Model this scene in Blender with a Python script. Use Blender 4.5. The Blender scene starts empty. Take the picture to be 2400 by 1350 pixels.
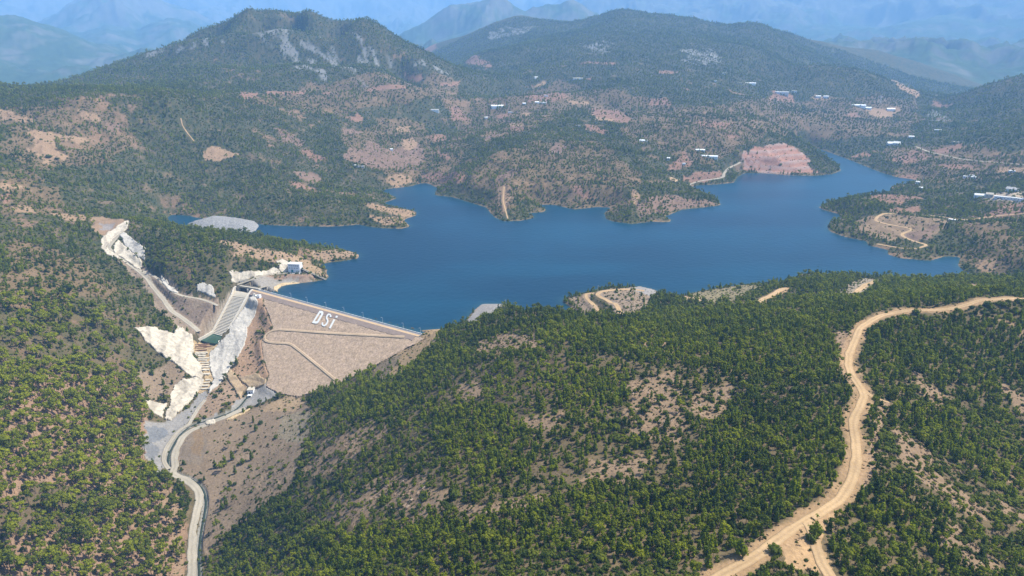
import bpy, bmesh, math, random
import numpy as np
from mathutils import Vector, Matrix

rng = np.random.default_rng(7)
random.seed(7)
sc = bpy.context.scene
COL = sc.collection

# ------------------------------------------------------------------ camera
CAM_H = 300.0
F_PX = 1620.0
V_HOR = 100.0
PITCH = math.atan((675 - V_HOR) / F_PX)
cam_d = bpy.data.cameras.new('camera')
cam = bpy.data.objects.new('camera', cam_d)
COL.objects.link(cam)
cam.location = (0, 0, CAM_H)
cam.rotation_euler = (math.pi / 2 - PITCH, 0, 0)
cam_d.sensor_width = 36.0
cam_d.lens = 36.0 * F_PX / 2400.0
cam_d.clip_start = 1.0
cam_d.clip_end = 80000.0
sc.camera = cam

# ------------------------------------------------------------------ light
SUN_EL = math.radians(56)
SUN_DIR = Vector((0.95, 0.27, 0)).normalized() * math.cos(SUN_EL) + Vector((0, 0, math.sin(SUN_EL)))
world = bpy.data.worlds.new('World')
sc.world = world
world.use_nodes = True
wn = world.node_tree.nodes
bg = wn['Background']
sky = wn.new('ShaderNodeTexSky')
sky.sky_type = 'NISHITA'
sky.sun_disc = False
sky.sun_elevation = SUN_EL
sky.sun_rotation = math.atan2(SUN_DIR.x, SUN_DIR.y)
sky.altitude = 300
sky.air_density = 1.0
sky.dust_density = 1.5
bg.inputs['Strength'].default_value = 0.10
world.node_tree.links.new(sky.outputs[0], bg.inputs['Color'])
sun_d = bpy.data.lights.new('sun', 'SUN')
sun_d.energy = 5.0
sun_d.angle = math.radians(0.5)
sun_d.color = (1.0, 0.95, 0.86)
sun = bpy.data.objects.new('sun', sun_d)
COL.objects.link(sun)
sun.rotation_euler = SUN_DIR.to_track_quat('Z', 'Y').to_euler()
sun.location = (0, 0, 900)
sc.view_settings.view_transform = 'Standard'
sc.view_settings.look = 'None'
sc.view_settings.gamma = 1.0
sc.view_settings.exposure = 0.95
sc.cycles.volume_bounces = 2

HAZE_DENSITY = 1.1e-4

# ------------------------------------------------------------------ helpers
SP, CP = math.sin(PITCH), math.cos(PITCH)


def pdir(u, v):
    r = (u - 1200.0) / F_PX
    d = (v - 675.0) / F_PX
    return r, CP - SP * d, -SP - CP * d


def at_z(u, v, z):
    a, b, c = pdir(u, v)
    t = (z - CAM_H) / c
    return (a * t, b * t, z)


def at_y(u, v, y):
    a, b, c = pdir(u, v)
    t = y / b
    return (a * t, y, CAM_H + c * t)


def to_px(X, Y, Z):
    yy = Y * CP - (Z - CAM_H) * SP
    up = Y * SP + (Z - CAM_H) * CP
    return 1200 + F_PX * X / yy, 675 - F_PX * up / yy, yy


def smooth(a, b, x):
    t = np.clip((x - a) / (b - a), 0, 1)
    return t * t * (3 - 2 * t)


_P = rng.permutation(512).astype(np.int32)
_G = rng.normal(size=(512, 2)).astype(np.float32)
_G /= np.linalg.norm(_G, axis=1, keepdims=True)


def noise2(x, y):
    xi = np.floor(x).astype(np.int64)
    yi = np.floor(y).astype(np.int64)
    fx = (x - xi).astype(np.float32)
    fy = (y - yi).astype(np.float32)

    def g(ix, iy, dx, dy):
        h = _P[(_P[ix & 511] + iy) & 511]
        return _G[h, 0] * dx + _G[h, 1] * dy
    u = fx * fx * fx * (fx * (fx * 6 - 15) + 10)
    w = fy * fy * fy * (fy * (fy * 6 - 15) + 10)
    a = g(xi, yi, fx, fy)
    b = g(xi + 1, yi, fx - 1, fy)
    c = g(xi, yi + 1, fx, fy - 1)
    d = g(xi + 1, yi + 1, fx - 1, fy - 1)
    return (a + (b - a) * u) * (1 - w) + (c + (d - c) * u) * w


def fbm(x, y, scale, oct=4, gain=0.5, off=0.0):
    s, amp, tot = 0.0, 1.0, 0.0
    for i in range(oct):
        f = (2.03 ** i) / scale
        s = s + amp * noise2(x * f + off + 17.3 * i, y * f - off + 9.1 * i)
        tot += amp
        amp *= gain
    return s / tot * 1.6


def ridged(x, y, scale, oct=4, off=0.0):
    s, amp, tot = 0.0, 1.0, 0.0
    for i in range(oct):
        f = (2.1 ** i) / scale
        s = s + amp * (1 - 2.2 * np.abs(noise2(x * f + off + 31.7 * i, y * f + off * 2 + 3.3 * i)))
        tot += amp
        amp *= 0.5
    return s / tot


# ------------------------------------------------------------------ the reservoir's outline
SHORE_PX = [(652, 688), (650, 680), (665, 668), (700, 663), (735, 660), (765, 655), (772, 649), (765, 640), (768, 630), (745, 624),
    (760, 617), (800, 612), (838, 606), (843, 598), (825, 590), (790, 582), (750, 577), (700, 574), (660, 566), (620, 553), (560, 548),
    (500, 545), (440, 533), (400, 522), (392, 510), (402, 503), (440, 505), (470, 512), (520, 514), (570, 514),
    (605, 525), (640, 528), (700, 530), (760, 531), (800, 530), (840, 526), (870, 532), (900, 535), (940, 536), (962, 531), (945, 515),
    (975, 505), (975, 495), (940, 488), (905, 481), (900, 475), (930, 465), (915, 456), (880, 447), (915, 442), (960, 437), (990, 429), (1005, 430),
    (1025, 440), (1018, 457), (1060, 462), (1100, 474), (1140, 486), (1150, 500), (1162, 511), (1182, 519), (1220, 517), (1252, 511),
    (1250, 505), (1232, 500), (1276, 497), (1280, 489), (1252, 479), (1300, 480), (1345, 491), (1400, 485), (1432, 486), (1416, 500),
    (1420, 513), (1440, 520), (1482, 525), (1530, 519), (1571, 521), (1572, 514), (1556, 508), (1600, 491), (1640, 487), (1690, 481),
    (1680, 465), (1650, 450), (1610, 438), (1640, 434), (1680, 432), (1720, 428), (1728, 415), (1745, 406), (1790, 406), (1850, 411), (1910, 412),
    (1950, 408), (1971, 400), (1965, 386), (1940, 370), (1910, 356), (1882, 344), (1900, 342), (1930, 352), (1980, 370), (2020, 386),
    (2060, 402), (2100, 415), (2140, 420), (2152, 424), (2120, 431), (2088, 436), (2092, 446), (2060, 453), (2030, 457), (1980, 464), (1940, 475), (1918, 485), (1930, 492),
    (1968, 502), (1970, 511), (1948, 518), (1938, 530), (1945, 543), (1980, 555), (2030, 565), (2035, 575), (2082, 585), (2080, 596), (2110, 605),
    (2180, 611), (2215, 601), (2252, 602), (2244, 622), (2262, 638), (2310, 647), (2330, 655), (2250, 655), (2150, 652), (2050, 648), (1950, 645),
    (1880, 640), (1868, 655), (1830, 661), (1730, 668), (1650, 680), (1602, 692), (1560, 694), (1535, 679), (1500, 671), (1420, 674), (1380, 685),
    (1330, 695), (1316, 705), (1340, 722), (1370, 748), (1340, 765), (1260, 750), (1215, 725), (1190, 712), (1130, 712), (1104, 733), (1090, 752), (1078, 760), (1040, 770), (985, 775)]
N_NAT = len(SHORE_PX)   # the last edge (back to the first point) is the dam
SHORE = np.array([at_z(u, v, 0)[:2] for u, v in SHORE_PX])

# ------------------------------------------------------------------ terrain control points: (u, v, z)
CP_Z = [
    # near left hillside
    (0, 1350, -20), (150, 1350, -42), (300, 1350, -60), (420, 1350, -72), (450, 1350, -74), (0, 1220, -5), (180, 1220, -35), (330, 1220, -58), (445, 1220, -71),
    (0, 1100, 8), (150, 1100, -22), (280, 1100, -48), (365, 1100, -64), (400, 1105, -68), (0, 1000, 18), (150, 1000, -10), (270, 1000, -38), (345, 1010, -60), (400, 1010, -64),
    (0, 900, 30), (150, 900, 5), (270, 900, -22), (350, 900, -42), (0, 800, 40), (150, 800, 20), (260, 790, 0), (0, 700, 52), (150, 700, 35), (260, 700, 15), (330, 700, 0),
    (0, 620, 62), (120, 620, 50), (220, 620, 34), (0, 550, 70), (120, 550, 60), (200, 530, 52), (100, 480, 66), (0, 480, 78), (200, 490, 52),
    # valley
    (470, 1180, -70), (410, 1110, -67), (385, 1060, -65), (430, 1010, -63), (500, 985, -62), (570, 945, -60), (600, 922, -59), (640, 922, -59), (480, 1250, -73), (470, 1330, -74),
    # left gully and spillway side
    (290, 605, 24), (335, 650, 8), (380, 700, -6), (420, 740, -16), (455, 765, -24), (400, 770, -18), (320, 775, -8), (370, 800, -18), (420, 850, -34), (465, 880, -48),
    (340, 945, -46), (400, 950, -54), (385, 990, -62), (440, 930, -57), (480, 895, -52), (400, 885, -44), (375, 850, -36),
    (480, 840, -44), (510, 810, -36), (520, 830, -40), (560, 800, -30), (540, 850, -44), (505, 900, -50), (590, 760, -22), (600, 830, -38), (570, 880, -48), (520, 950, -55), (560, 905, -54),
    (500, 745, -12), (480, 715, -8), (520, 700, -1), (450, 705, -3), (410, 690, 0), (605, 700, 1), (612, 735, -12),
    # central hill
    (250, 540, 48), (300, 520, 52), (230, 515, 50), (340, 545, 50), (300, 560, 42), (330, 610, 26), (450, 558, 46), (550, 580, 40), (650, 597, 26), (720, 590, 14), (800, 598, 6),
    (380, 600, 38), (450, 630, 26), (500, 660, 14), (400, 655, 16), (540, 620, 28), (600, 625, 22), (530, 668, 8), (560, 662, 6), (620, 642, 9), (690, 640, 8), (600, 668, 5), (660, 615, 18), (720, 625, 8), (740, 645, 3),
    (300, 490, 40), (350, 515, 22), (330, 480, 26), (400, 490, 8), (390, 540, 14), (500, 548, 6),
    # hills left of the lake
    (0, 400, 105), (150, 400, 92), (300, 400, 70), (450, 400, 52), (600, 400, 45), (750, 400, 38), (850, 410, 25), (600, 470, 18), (750, 480, 16), (400, 460, 24), (500, 480, 10), (850, 490, 10), (250, 440, 52), (100, 440, 82),
    (0, 310, 142), (150, 310, 132), (300, 310, 122), (450, 310, 112), (600, 310, 100), (750, 310, 85), (900, 310, 68), (1000, 310, 55), (900, 370, 42), (1000, 370, 30), (1000, 400, 14), (880, 425, 12),
    (0, 250, 172), (200, 240, 182), (400, 240, 175), (600, 240, 155), (800, 240, 135), (950, 240, 105),
    # middle promontory
    (1100, 450, 14), (1200, 480, 14), (1200, 420, 40), (1200, 360, 62), (1230, 300, 84), (1250, 285, 88), (1150, 330, 66), (1080, 400, 30), (1060, 330, 52), (1330, 440, 26), (1350, 380, 50), (1350, 320, 66), (1480, 490, 16), (1480, 430, 34), (1500, 370, 46),
    (1600, 465, 12), (1600, 410, 16), (1650, 440, 4), (1620, 380, 30), (1690, 410, 12), (1100, 280, 75), (1180, 250, 85), (1300, 240, 98), (1420, 260, 90), (1450, 300, 78), (1550, 320, 66), (1600, 300, 82), (1700, 290, 84),
    (1700, 350, 48), (1780, 375, 26), (1830, 336, 52), (1870, 360, 30), (1930, 385, 10), (1760, 320, 66), (1850, 320, 48),
    (1800, 290, 74), (1900, 300, 48), (1900, 260, 66), (2000, 260, 64), (2080, 270, 56), (2000, 310, 42), (2100, 310, 38), (2000, 350, 14), (2150, 300, 44), (2150, 255, 78),
    (2060, 380, 8), (2150, 390, 14), (2100, 350, 22), (2200, 350, 34), (2300, 340, 52), (2400, 330, 75), (2400, 400, 34), (2280, 400, 20), (2180, 430, 6), (2400, 460, 24), (2250, 460, 12), (2120, 470, 8), (2000, 480, 8),
    (2060, 520, 9), (2150, 510, 10), (2250, 520, 14), (2400, 530, 24), (2180, 570, 6), (2000, 540, 5), (2300, 580, 14), (2400, 600, 24), (2330, 625, 10), (2400, 645, 22),
    # near hill: the ridge road
    (1700, 1350, 100), (1790, 1290, 98), (1870, 1230, 96), (1960, 1180, 95), (2000, 1130, 94), (2010, 1060, 93), (2000, 980, 91), (2020, 930, 90), (1990, 870, 89), (1990, 830, 88), (2015, 770, 88), (2060, 742, 88),
    (2140, 730, 88), (2230, 727, 90), (2300, 707, 94), (2400, 702, 97),
    (2100, 1000, 84), (2200, 1000, 76), (2300, 1000, 68), (2400, 1000, 60), (2150, 1150, 86), (2280, 1200, 74), (2400, 1200, 64), (2200, 1320, 84), (2330, 1330, 76), (2050, 1280, 92), (2400, 880, 70), (2250, 860, 76), (2120, 820, 82), (2400, 780, 86), (2250, 790, 83),
    # beyond the road
    (1900, 710, 52), (2000, 700, 52), (2100, 690, 54), (2250, 680, 58), (2380, 670, 50), (1800, 740, 62), (1900, 660, 18), (2030, 668, 24), (2150, 662, 20), (2280, 665, 26),
    (1700, 735, 46), (1760, 690, 16), (1640, 700, 10), (1650, 725, 26), (1840, 680, 24), (1690, 685, 8), (1560, 720, 22), (1550, 740, 40),
    (1400, 690, 9), (1480, 682, 10), (1460, 735, 20), (1420, 725, 14), (1530, 692, 10), (1370, 705, 6), (1350, 720, 3),
    # near hill silhouette and face
    (1010, 790, 8), (1040, 778, 14), (1100, 768, 26), (1150, 748, 33), (1200, 731, 39), (1260, 735, 46), (1320, 746, 54), (1400, 752, 62), (1480, 755, 64), (1550, 762, 64), (1640, 765, 66), (1720, 765, 66),
    (950, 835, 0), (900, 855, -10), (850, 880, -22), (800, 900, -33), (745, 925, -46), (700, 938, -52), (660, 960, -52), (640, 1000, -52),
    (700, 1000, -44), (720, 950, -42), (620, 1080, -56), (560, 1160, -62), (500, 1240, -68), (560, 1010, -60), (500, 1040, -62), (450, 1060, -64), (470, 1120, -67), (540, 1080, -62),
    (800, 1000, -16), (900, 1000, 10), (900, 920, 2), (1000, 950, 22), (1000, 860, 18), (1100, 850, 38), (1200, 850, 56), (1300, 850, 66), (1400, 850, 72), (1600, 850, 78), (1800, 850, 83), (1900, 830, 86), (1800, 780, 76), (1900, 770, 80), (1300, 790, 60), (1500, 800, 70),
    (1100, 970, 42), (1200, 1000, 56), (1400, 1000, 68), (1600, 1000, 76), (1800, 1000, 83), (1900, 1000, 87), (1000, 1080, 32), (1200, 1150, 58), (1400, 1150, 70), (1600, 1180, 82), (1800, 1150, 88), (900, 1100, 10), (800, 1100, -14),
    (700, 1100, -38), (700, 1200, -34), (800, 1200, 0), (900, 1200, 24), (620, 1250, -48), (560, 1340, -58), (680, 1340, -28), (820, 1320, 24), (1000, 1220, 44), (1000, 1300, 60), (1150, 1260, 72), (1300, 1230, 76), (1200, 1340, 84), (1400, 1320, 90), (1550, 1280, 92), (1500, 1350, 95), (950, 1350, 60),
]
CP_Y = [  # (u, v, y): far points and skylines by distance
    (0, 216, 2150), (80, 208, 2200), (150, 192, 2300), (230, 165, 2450), (300, 143, 2550), (360, 115, 2650), (420, 92, 2700), (480, 70, 2750), (540, 48, 2800), (600, 34, 2850), (650, 28, 2900), (700, 33, 2900), (760, 47, 2880), (810, 48, 2850), (860, 44, 2820), (890, 62, 2790),
    (920, 86, 2760), (960, 108, 2730), (1000, 126, 2720), (1060, 160, 2700), (1110, 180, 2650),
    (200, 215, 2020), (400, 200, 2100), (600, 205, 2120), (800, 205, 2080), (950, 205, 2150), (400, 150, 2400), (500, 160, 2300), (620, 160, 2340), (700, 150, 2380), (800, 160, 2340), (900, 160, 2380), 
    (1010, 104, 4300), (1100, 82, 4300), (1150, 57, 4250), (1215, 33, 4200), (1290, 46, 4150), (1320, 56, 4050), (1370, 46, 3950), (1400, 38, 3900), (1450, 21, 3800), (1500, 30, 3780), (1560, 36, 3750), (1620, 43, 3720), (1700, 61, 3700), (1780, 53, 3680), (1850, 74, 3850), (1930, 98, 3900), (2050, 115, 3950), (2150, 141, 3950), (2250, 181, 3900), (2310, 207, 3850),
    (1215, 90, 3700), (1100, 130, 3500), (1150, 180, 3000), (1300, 100, 3500), (1450, 100, 3350), (1450, 160, 2850), (1300, 170, 2850), (1600, 100, 3350), (1600, 180, 2750), (1750, 110, 3300), (1720, 180, 2800), (1850, 130, 3500), (1450, 210, 2420), (1300, 215, 2450), (1600, 230, 2380), (1200, 225, 2350), (1750, 235, 2450), (1060, 200, 2500),
    (1830, 190, 2950), (1900, 156, 3000), (1950, 150, 3020), (2000, 157, 3010), (2060, 178, 2960), (2100, 205, 2880), (1950, 200, 2820), (1850, 230, 2700), (2000, 235, 2600), (2050, 235, 2600), (2150, 180, 3650), (2050, 150, 3650),
    (2120, 240, 2700), (2180, 232, 2850), (2240, 235, 2800),
    (2210, 262, 2620), (2240, 236, 2640), (2280, 214, 2650), (2320, 197, 2660), (2360, 185, 2660), (2400, 178, 2660), (2400, 240, 2350), (2330, 260, 2300), (2250, 285, 2280), (2400, 290, 2050),
]
CP_Y = [(u, v, y * (1.12 if y > 3500 else 1.0)) for u, v, y in CP_Y]
CP_W = []   # plain world points
for a_ in (-60, -52, -40, -20, 0, 20, 40, 52, 60):      # under and beside the camera
    s_, c_ = math.sin(math.radians(a_)), math.cos(math.radians(a_))
    zz = {-60: 12, 60: 74, -52: 5, -40: -20, -20: 20, 0: 95, 20: 104, 40: 96, 52: 80}[a_]
    CP_W += [(60 * s_, 60 * c_, zz), (150 * s_, 150 * c_, zz)]


def hidden(u, v, y, drops):
    x0, y0, z0 = at_y(u, v, y)
    r0 = math.hypot(x0, y0)
    for dr, z in drops:
        k = (r0 + dr) / r0
        CP_W.append((x0 * k, y0 * k, z))


for u, v, y in [c for c in CP_Y if c[1] < 217 and c[0] <= 890 and c[2] > 2140]:
    hidden(u, v, y, [(120, at_y(u, v, y)[2] - 12), (420, at_y(u, v, y)[2] - 110), (1000, 60), (1800, 40)])
for u, v, y in [c for c in CP_Y if 3300 < c[2] and c[0] >= 1010]:
    if v < 210 and (u, v) in [(1010, 104), (1100, 82), (1215, 33), (1320, 56), (1450, 21), (1620, 43), (1780, 53), (1930, 98), (2150, 141), (2310, 207)]:
        hidden(u, v, y, [(400, at_y(u, v, y)[2] - 90), (1100, 60)])
for u, v, y in [(920, 86, 2760), (1000, 126, 2720), (1060, 160, 2700)]:
    hidden(u, v, y, [(350, 190), (800, 130)])
for u, v, y in [(1950, 150, 3020), (2060, 178, 2960)]:
    hidden(u, v, y, [(120, 160), (260, 110)])
for u, v, y in [(2240, 236, 2640), (2320, 197, 2660), (2400, 178, 2660)]:
    hidden(u, v, y, [(300, 90), (800, 30)])
for u, v, y in [c for c in CP_Y if (c[1] < 130 and 400 <= c[0] <= 1000 and c[2] > 2650) or (c[1] < 145 and c[0] >= 1370 and c[2] > 3500)]:
    z_ = at_y(u, v, y)[2]
    hidden(u, v, y, [(-110, z_ - 20), (-230, z_ - 58)] if u < 1100 else [(-150, z_ - 22), (-320, z_ - 65)])
for x_, y_, z_ in [(-900, 700, 110), (-700, 400, 60), (-1300, 900, 150), (-1400, 1700, 200), (700, 500, 50), (900, 900, 40), (1300, 1100, 70), (1500, 1700, 110), (1900, 2300, 200), (-1800, 2300, 190), (520, 300, 60), (640, 640, 62)]:
    CP_W.append((x_, y_, z_))

pts = [at_z(*c) for c in CP_Z] + [at_y(*c) for c in CP_Y] + CP_W
pts += [(x, y, 0.0) for x, y in SHORE[::2]]

# dam plane
DAM_Z = 4.5
cL = np.array(at_z(636, 687.0, DAM_Z))
cR = np.array(at_z(979, 780.5, DAM_Z))
DS = (cR - cL)[:2]
DLEN = float(np.linalg.norm(DS))
DS /= DLEN
DN = np.array([DS[1], -DS[0]])          # horizontal, downstream
if DN[1] > 0:
    DN = -DN
SLOPE = 1.75
CREST_W = 7.0                            # crest road lies between the parapet line cL-cR and the downstream edge


def face_z(x, y):
    """height of the downstream face plane at x, y"""
    d = (x - cL[0]) * DN[0] + (y - cL[1]) * DN[1] - CREST_W
    return DAM_Z - 0.2 - d / SLOPE


def on_face(u, v, off=0.0):
    a, b, c = pdir(u, v)
    # CAM_H + c t = DAM_Z - .2 + off - ((a t - cLx) DNx + (b t - cLy) DNy - W)/S
    k = c + (a * DN[0] + b * DN[1]) / SLOPE
    t = (DAM_Z - 0.2 + off - CAM_H + (cL[0] * DN[0] + cL[1] * DN[1] + CREST_W) / SLOPE) / k
    return np.array((a * t, b * t, CAM_H + c * t))


FACE_PX = [(612, 690), (622, 720), (640, 768), (612, 800), (616, 840), (630, 880), (622, 905), (650, 922), (700, 930), (760, 912), (800, 897), (860, 868), (910, 840), (950, 818), (1000, 792), (979, 783)]
FACE = np.array([on_face(u, v) for u, v in FACE_PX])
FACE[-1] = np.append(cR[:2] + DN * CREST_W, DAM_Z - .2)
FACE[0] = np.append(cL[:2] - DS * 30 + DN * CREST_W, DAM_Z - .2)
pts += [tuple(p) for p in FACE[1:-2]]
pts = np.array(pts)

# ------------------------------------------------------------------ coarse log-polar height grid
AZ0, AZ1 = math.radians(-60), math.radians(60)
L0, L1 = math.log(45.0), math.log(5200.0)
NAc, NRc = 375, 330
azc = np.linspace(AZ0, AZ1, NAc)
lc = np.linspace(L0, L1, NRc)
pa = np.arctan2(pts[:, 0], pts[:, 1])
pl = np.log(np.hypot(pts[:, 0], pts[:, 1]))
pz = pts[:, 2]
# drop near-duplicate points
key = {}
for i in range(len(pts)):
    key[(round(pa[i] / 0.004), round(pl[i] / 0.004))] = i
ii = np.array(sorted(key.values()))
pa, pl, pz = pa[ii], pl[ii], pz[ii]
n = len(ii)


def kern(da, dl):
    r = np.sqrt(da * da + dl * dl + 4e-6)
    return r


K = np.zeros((n + 3, n + 3))
K[:n, :n] = kern(pa[:, None] - pa[None], pl[:, None] - pl[None])
K[:n, n] = 1
K[:n, n + 1] = pa
K[:n, n + 2] = pl
K[n:, :n] = K[:n, n:].T
w = np.linalg.solve(K + 1e-9 * np.eye(n + 3), np.concatenate([pz, [0, 0, 0]]))
AA, LL = np.meshgrid(azc, lc)
Hc = np.zeros(AA.size)
fa, fl = AA.ravel(), LL.ravel()
for s in range(0, len(fa), 8000):
    e = slice(s, s + 8000)
    Hc[e] = kern(fa[e][:, None] - pa[None], fl[e][:, None] - pl[None]) @ w[:n] + w[n] + w[n + 1] * fa[e] + w[n + 2] * fl[e]
Hc = Hc.reshape(NRc, NAc)
for _ in range(2):
    Q = np.pad(Hc, 1, mode='edge')
    Hc = (Q[1:-1, 1:-1] * 2 + Q[:-2, 1:-1] + Q[2:, 1:-1] + Q[1:-1, :-2] + Q[1:-1, 2:]) / 6


def blerp(G, a0, a1, l0, l1, A, L):
    nr, na = G.shape[:2]
    fa = np.clip((A - a0) / (a1 - a0) * (na - 1), 0, na - 1.001)
    fl = np.clip((L - l0) / (l1 - l0) * (nr - 1), 0, nr - 1.001)
    ia, il = fa.astype(int), fl.astype(int)
    ta, tl = fa - ia, fl - il
    return (G[il, ia] * (1 - ta) + G[il, ia + 1] * ta) * (1 - tl) + (G[il + 1, ia] * (1 - ta) + G[il + 1, ia + 1] * ta) * tl


# ------------------------------------------------------------------ fine grid
NA, NR = 1760, 1250
az = np.linspace(AZ0, AZ1, NA)
lr = np.linspace(L0, L1, NR)
A, L = np.meshgrid(az, lr)
R = np.exp(L)
X = (R * np.sin(A))
Y = (R * np.cos(A))
H = blerp(Hc, AZ0, AZ1, L0, L1, A, L)


def seg_dist(X, Y, P, Q):
    """distance from X, Y to the segment P-Q and the position along it"""
    d = Q - P
    t = np.clip(((X - P[0]) * d[0] + (Y - P[1]) * d[1]) / max(d @ d, 1e-9), 0, 1)
    return np.hypot(X - P[0] - t * d[0], Y - P[1] - t * d[1]), t


def inside(X, Y, poly):
    c = np.zeros(X.shape, bool)
    n = len(poly)
    for i in range(n):
        x0, y0 = poly[i][:2]
        x1, y1 = poly[(i + 1) % n][:2]
        if y0 == y1:
            continue
        m = ((y0 > Y) != (y1 > Y)) & (X < (x1 - x0) * (Y - y0) / (y1 - y0) + x0)
        c ^= m
    return c


# signed distance to the lake's natural shore (quarter grid, then interpolated)
azq, lq = np.linspace(AZ0, AZ1, 620), np.linspace(L0, L1, 500)
Aq, Lq = np.meshgrid(azq, lq)
Xq, Yq = np.exp(Lq) * np.sin(Aq), np.exp(Lq) * np.cos(Aq)
D = np.full(Xq.shape, 1e9)
for i in range(N_NAT - 1):
    D = np.minimum(D, seg_dist(Xq, Yq, SHORE[i], SHORE[i + 1])[0])
INq = inside(Xq, Yq, SHORE)
SDFq = np.where(INq, -D, D)
SD = blerp(SDFq, AZ0, AZ1, L0, L1, A, L)      # < 0 in the lake

# natural relief added to the smooth form
far = smooth(1100, 2600, R)
near_water = np.clip(np.abs(SD) / 45, 0, 1)
face_d = (X - cL[0]) * DN[0] + (Y - cL[1]) * DN[1]
al = (X - cL[0]) * DS[0] + (Y - cL[1]) * DS[1]
works = np.clip(np.hypot((X + 330) / 200, (Y - 760) / 200) - 0.55, 0, 1)   # little relief around the dam
amp = (5.2 + 13 * smooth(900, 1500, R) - 8 * smooth(2000, 2600, R))
rel = (0.55 - 0.1 * smooth(900, 1500, R)) * ridged(X, Y, 150, 5, 3.3) + 1.15 * smooth(900, 1500, R) * (ridged(X + 40 * fbm(X, Y, 150), Y, 330, 4, 5.1) - 0.4) + 0.6 * fbm(X, Y, 60, 4, 0.55, 11.0)
rel = rel * (1 - far) + far * (0.9 * ridged(X + 80 * fbm(X, Y, 300), Y, 520, 5, 7.7) + 0.3 * fbm(X, Y, 120, 4, 0.55))
H = H + amp * (rel - 0.12) * near_water * works
# rock ledges on the open faces of the near hill
ledge = smooth(0.05, 0.45, fbm(X, Y, 55, 3, 0.5, 71.0)) * (R < 900) * works
H = H + ledge * (2.6 * np.abs(fbm(X + 0.8 * Y, Y * 0.55 - 0.4 * X, 9, 3, 0.6, 5.0)))
# shore
sh_n = 2.0 * fbm(X, Y, 26, 3, 0.6, 41.0)
sd2 = SD + sh_n * np.clip(np.abs(SD) / 4, 0.3, 1.5)
bl = smooth(0, 45, SD)
low = 0.28 * np.maximum(sd2, 0) + 0.15
Hs = np.where(SD > 0, np.where(H < low, low * (1 - bl) + H * bl, low * (1 - bl) + H * bl), 0)
in_valley = (face_d > 2) & (R < 1000) & (SD > 8) & (H < 0.2)
OUTL = (SD > 0) & ~in_valley
H = np.where(OUTL, np.where((H < 0.3) & (SD > 45) & (R > 1000), np.maximum(H, 0.4), Hs), H)
INL = SD <= 0
H = np.where(INL & (face_d < 30), np.minimum(0.22 * sd2, -0.3) - 0.3, H)
H = np.where(INL & (face_d < 30), np.maximum(H, -25), H)


def ray_hit(u, v, G=None):
    """where the sight line through a point of the photograph meets the terrain"""
    G = H if G is None else G
    a, b, c = pdir(u, v)
    A_ = math.atan2(a, b)
    s = c / math.hypot(a, b)
    ls = np.linspace(math.log(120), L1 - 1e-6, 2500)
    z = blerp(G, AZ0, AZ1, L0, L1, np.full(ls.shape, A_), ls)
    rr = np.exp(ls)
    hit = np.nonzero(z >= CAM_H + s * rr)[0]
    i = hit[0] if len(hit) else len(ls) - 1
    r = rr[i]
    return np.array((r * math.sin(A_), r * math.cos(A_), z[i]))


def hz(x, y):
    """terrain height"""
    x, y = np.asarray(x, float), np.asarray(y, float)
    return blerp(H, AZ0, AZ1, L0, L1, np.arctan2(x, y), np.log(np.hypot(x, y)))


def sub(xmin, xmax, ymin, ymax):
    return (X > xmin) & (X < xmax) & (Y > ymin) & (Y < ymax)


def catmull(P, step):
    P = [np.asarray(p, float) for p in P]
    P = [2 * P[0] - P[1]] + P + [2 * P[-1] - P[-2]]
    out = []
    for i in range(1, len(P) - 2):
        k = max(2, int(np.linalg.norm((P[i + 1] - P[i])[:2]) / step))
        for j in range(k):
            t = j / k
            out.append(0.5 * (2 * P[i] + (P[i + 1] - P[i - 1]) * t + (2 * P[i - 1] - 5 * P[i] + 4 * P[i + 1] - P[i + 2]) * t * t + (3 * P[i] - P[i - 1] - 3 * P[i + 1] + P[i + 2]) * t ** 3))
    out.append(P[-2])
    return np.array(out)


def near_line(line, reach):
    """indices of grid points within reach of a 3D polyline; distance and height of the line there"""
    m = sub(line[:, 0].min() - reach, line[:, 0].max() + reach, line[:, 1].min() - reach, line[:, 1].max() + reach)
    idx = np.nonzero(m)
    x, y = X[idx], Y[idx]
    best = np.full(x.shape, 1e9)
    zz = np.zeros(x.shape)
    for i in range(len(line) - 1):
        d, t = seg_dist(x, y, line[i][:2], line[i + 1][:2])
        z = line[i][2] + t * (line[i + 1][2] - line[i][2])
        k = d < best
        best[k] = d[k]
        zz[k] = z[k]
    k = best < reach
    return (idx[0][k], idx[1][k]), best[k], zz[k]


def carve_line(line, half, blend, dz=0.0):
    idx, d, z = near_line(line, half + blend)
    t = smooth(half, half + blend, d)
    H[idx] = (z + dz) * (1 - t) + H[idx] * t
    return idx, d


def road_line(px, step=6.0, smooth_n=6):
    P = [ray_hit(u, v) for u, v in px]
    line = catmull(P, step)
    z = hz(line[:, 0], line[:, 1])
    for _ in range(smooth_n):
        z = np.concatenate([[z[0]], (z[:-2] + 2 * z[1:-1] + z[2:]) / 4, [z[-1]]])
    line[:, 2] = z
    return line


def world_poly(px):
    return np.array([ray_hit(u, v) for u, v in px])

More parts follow.
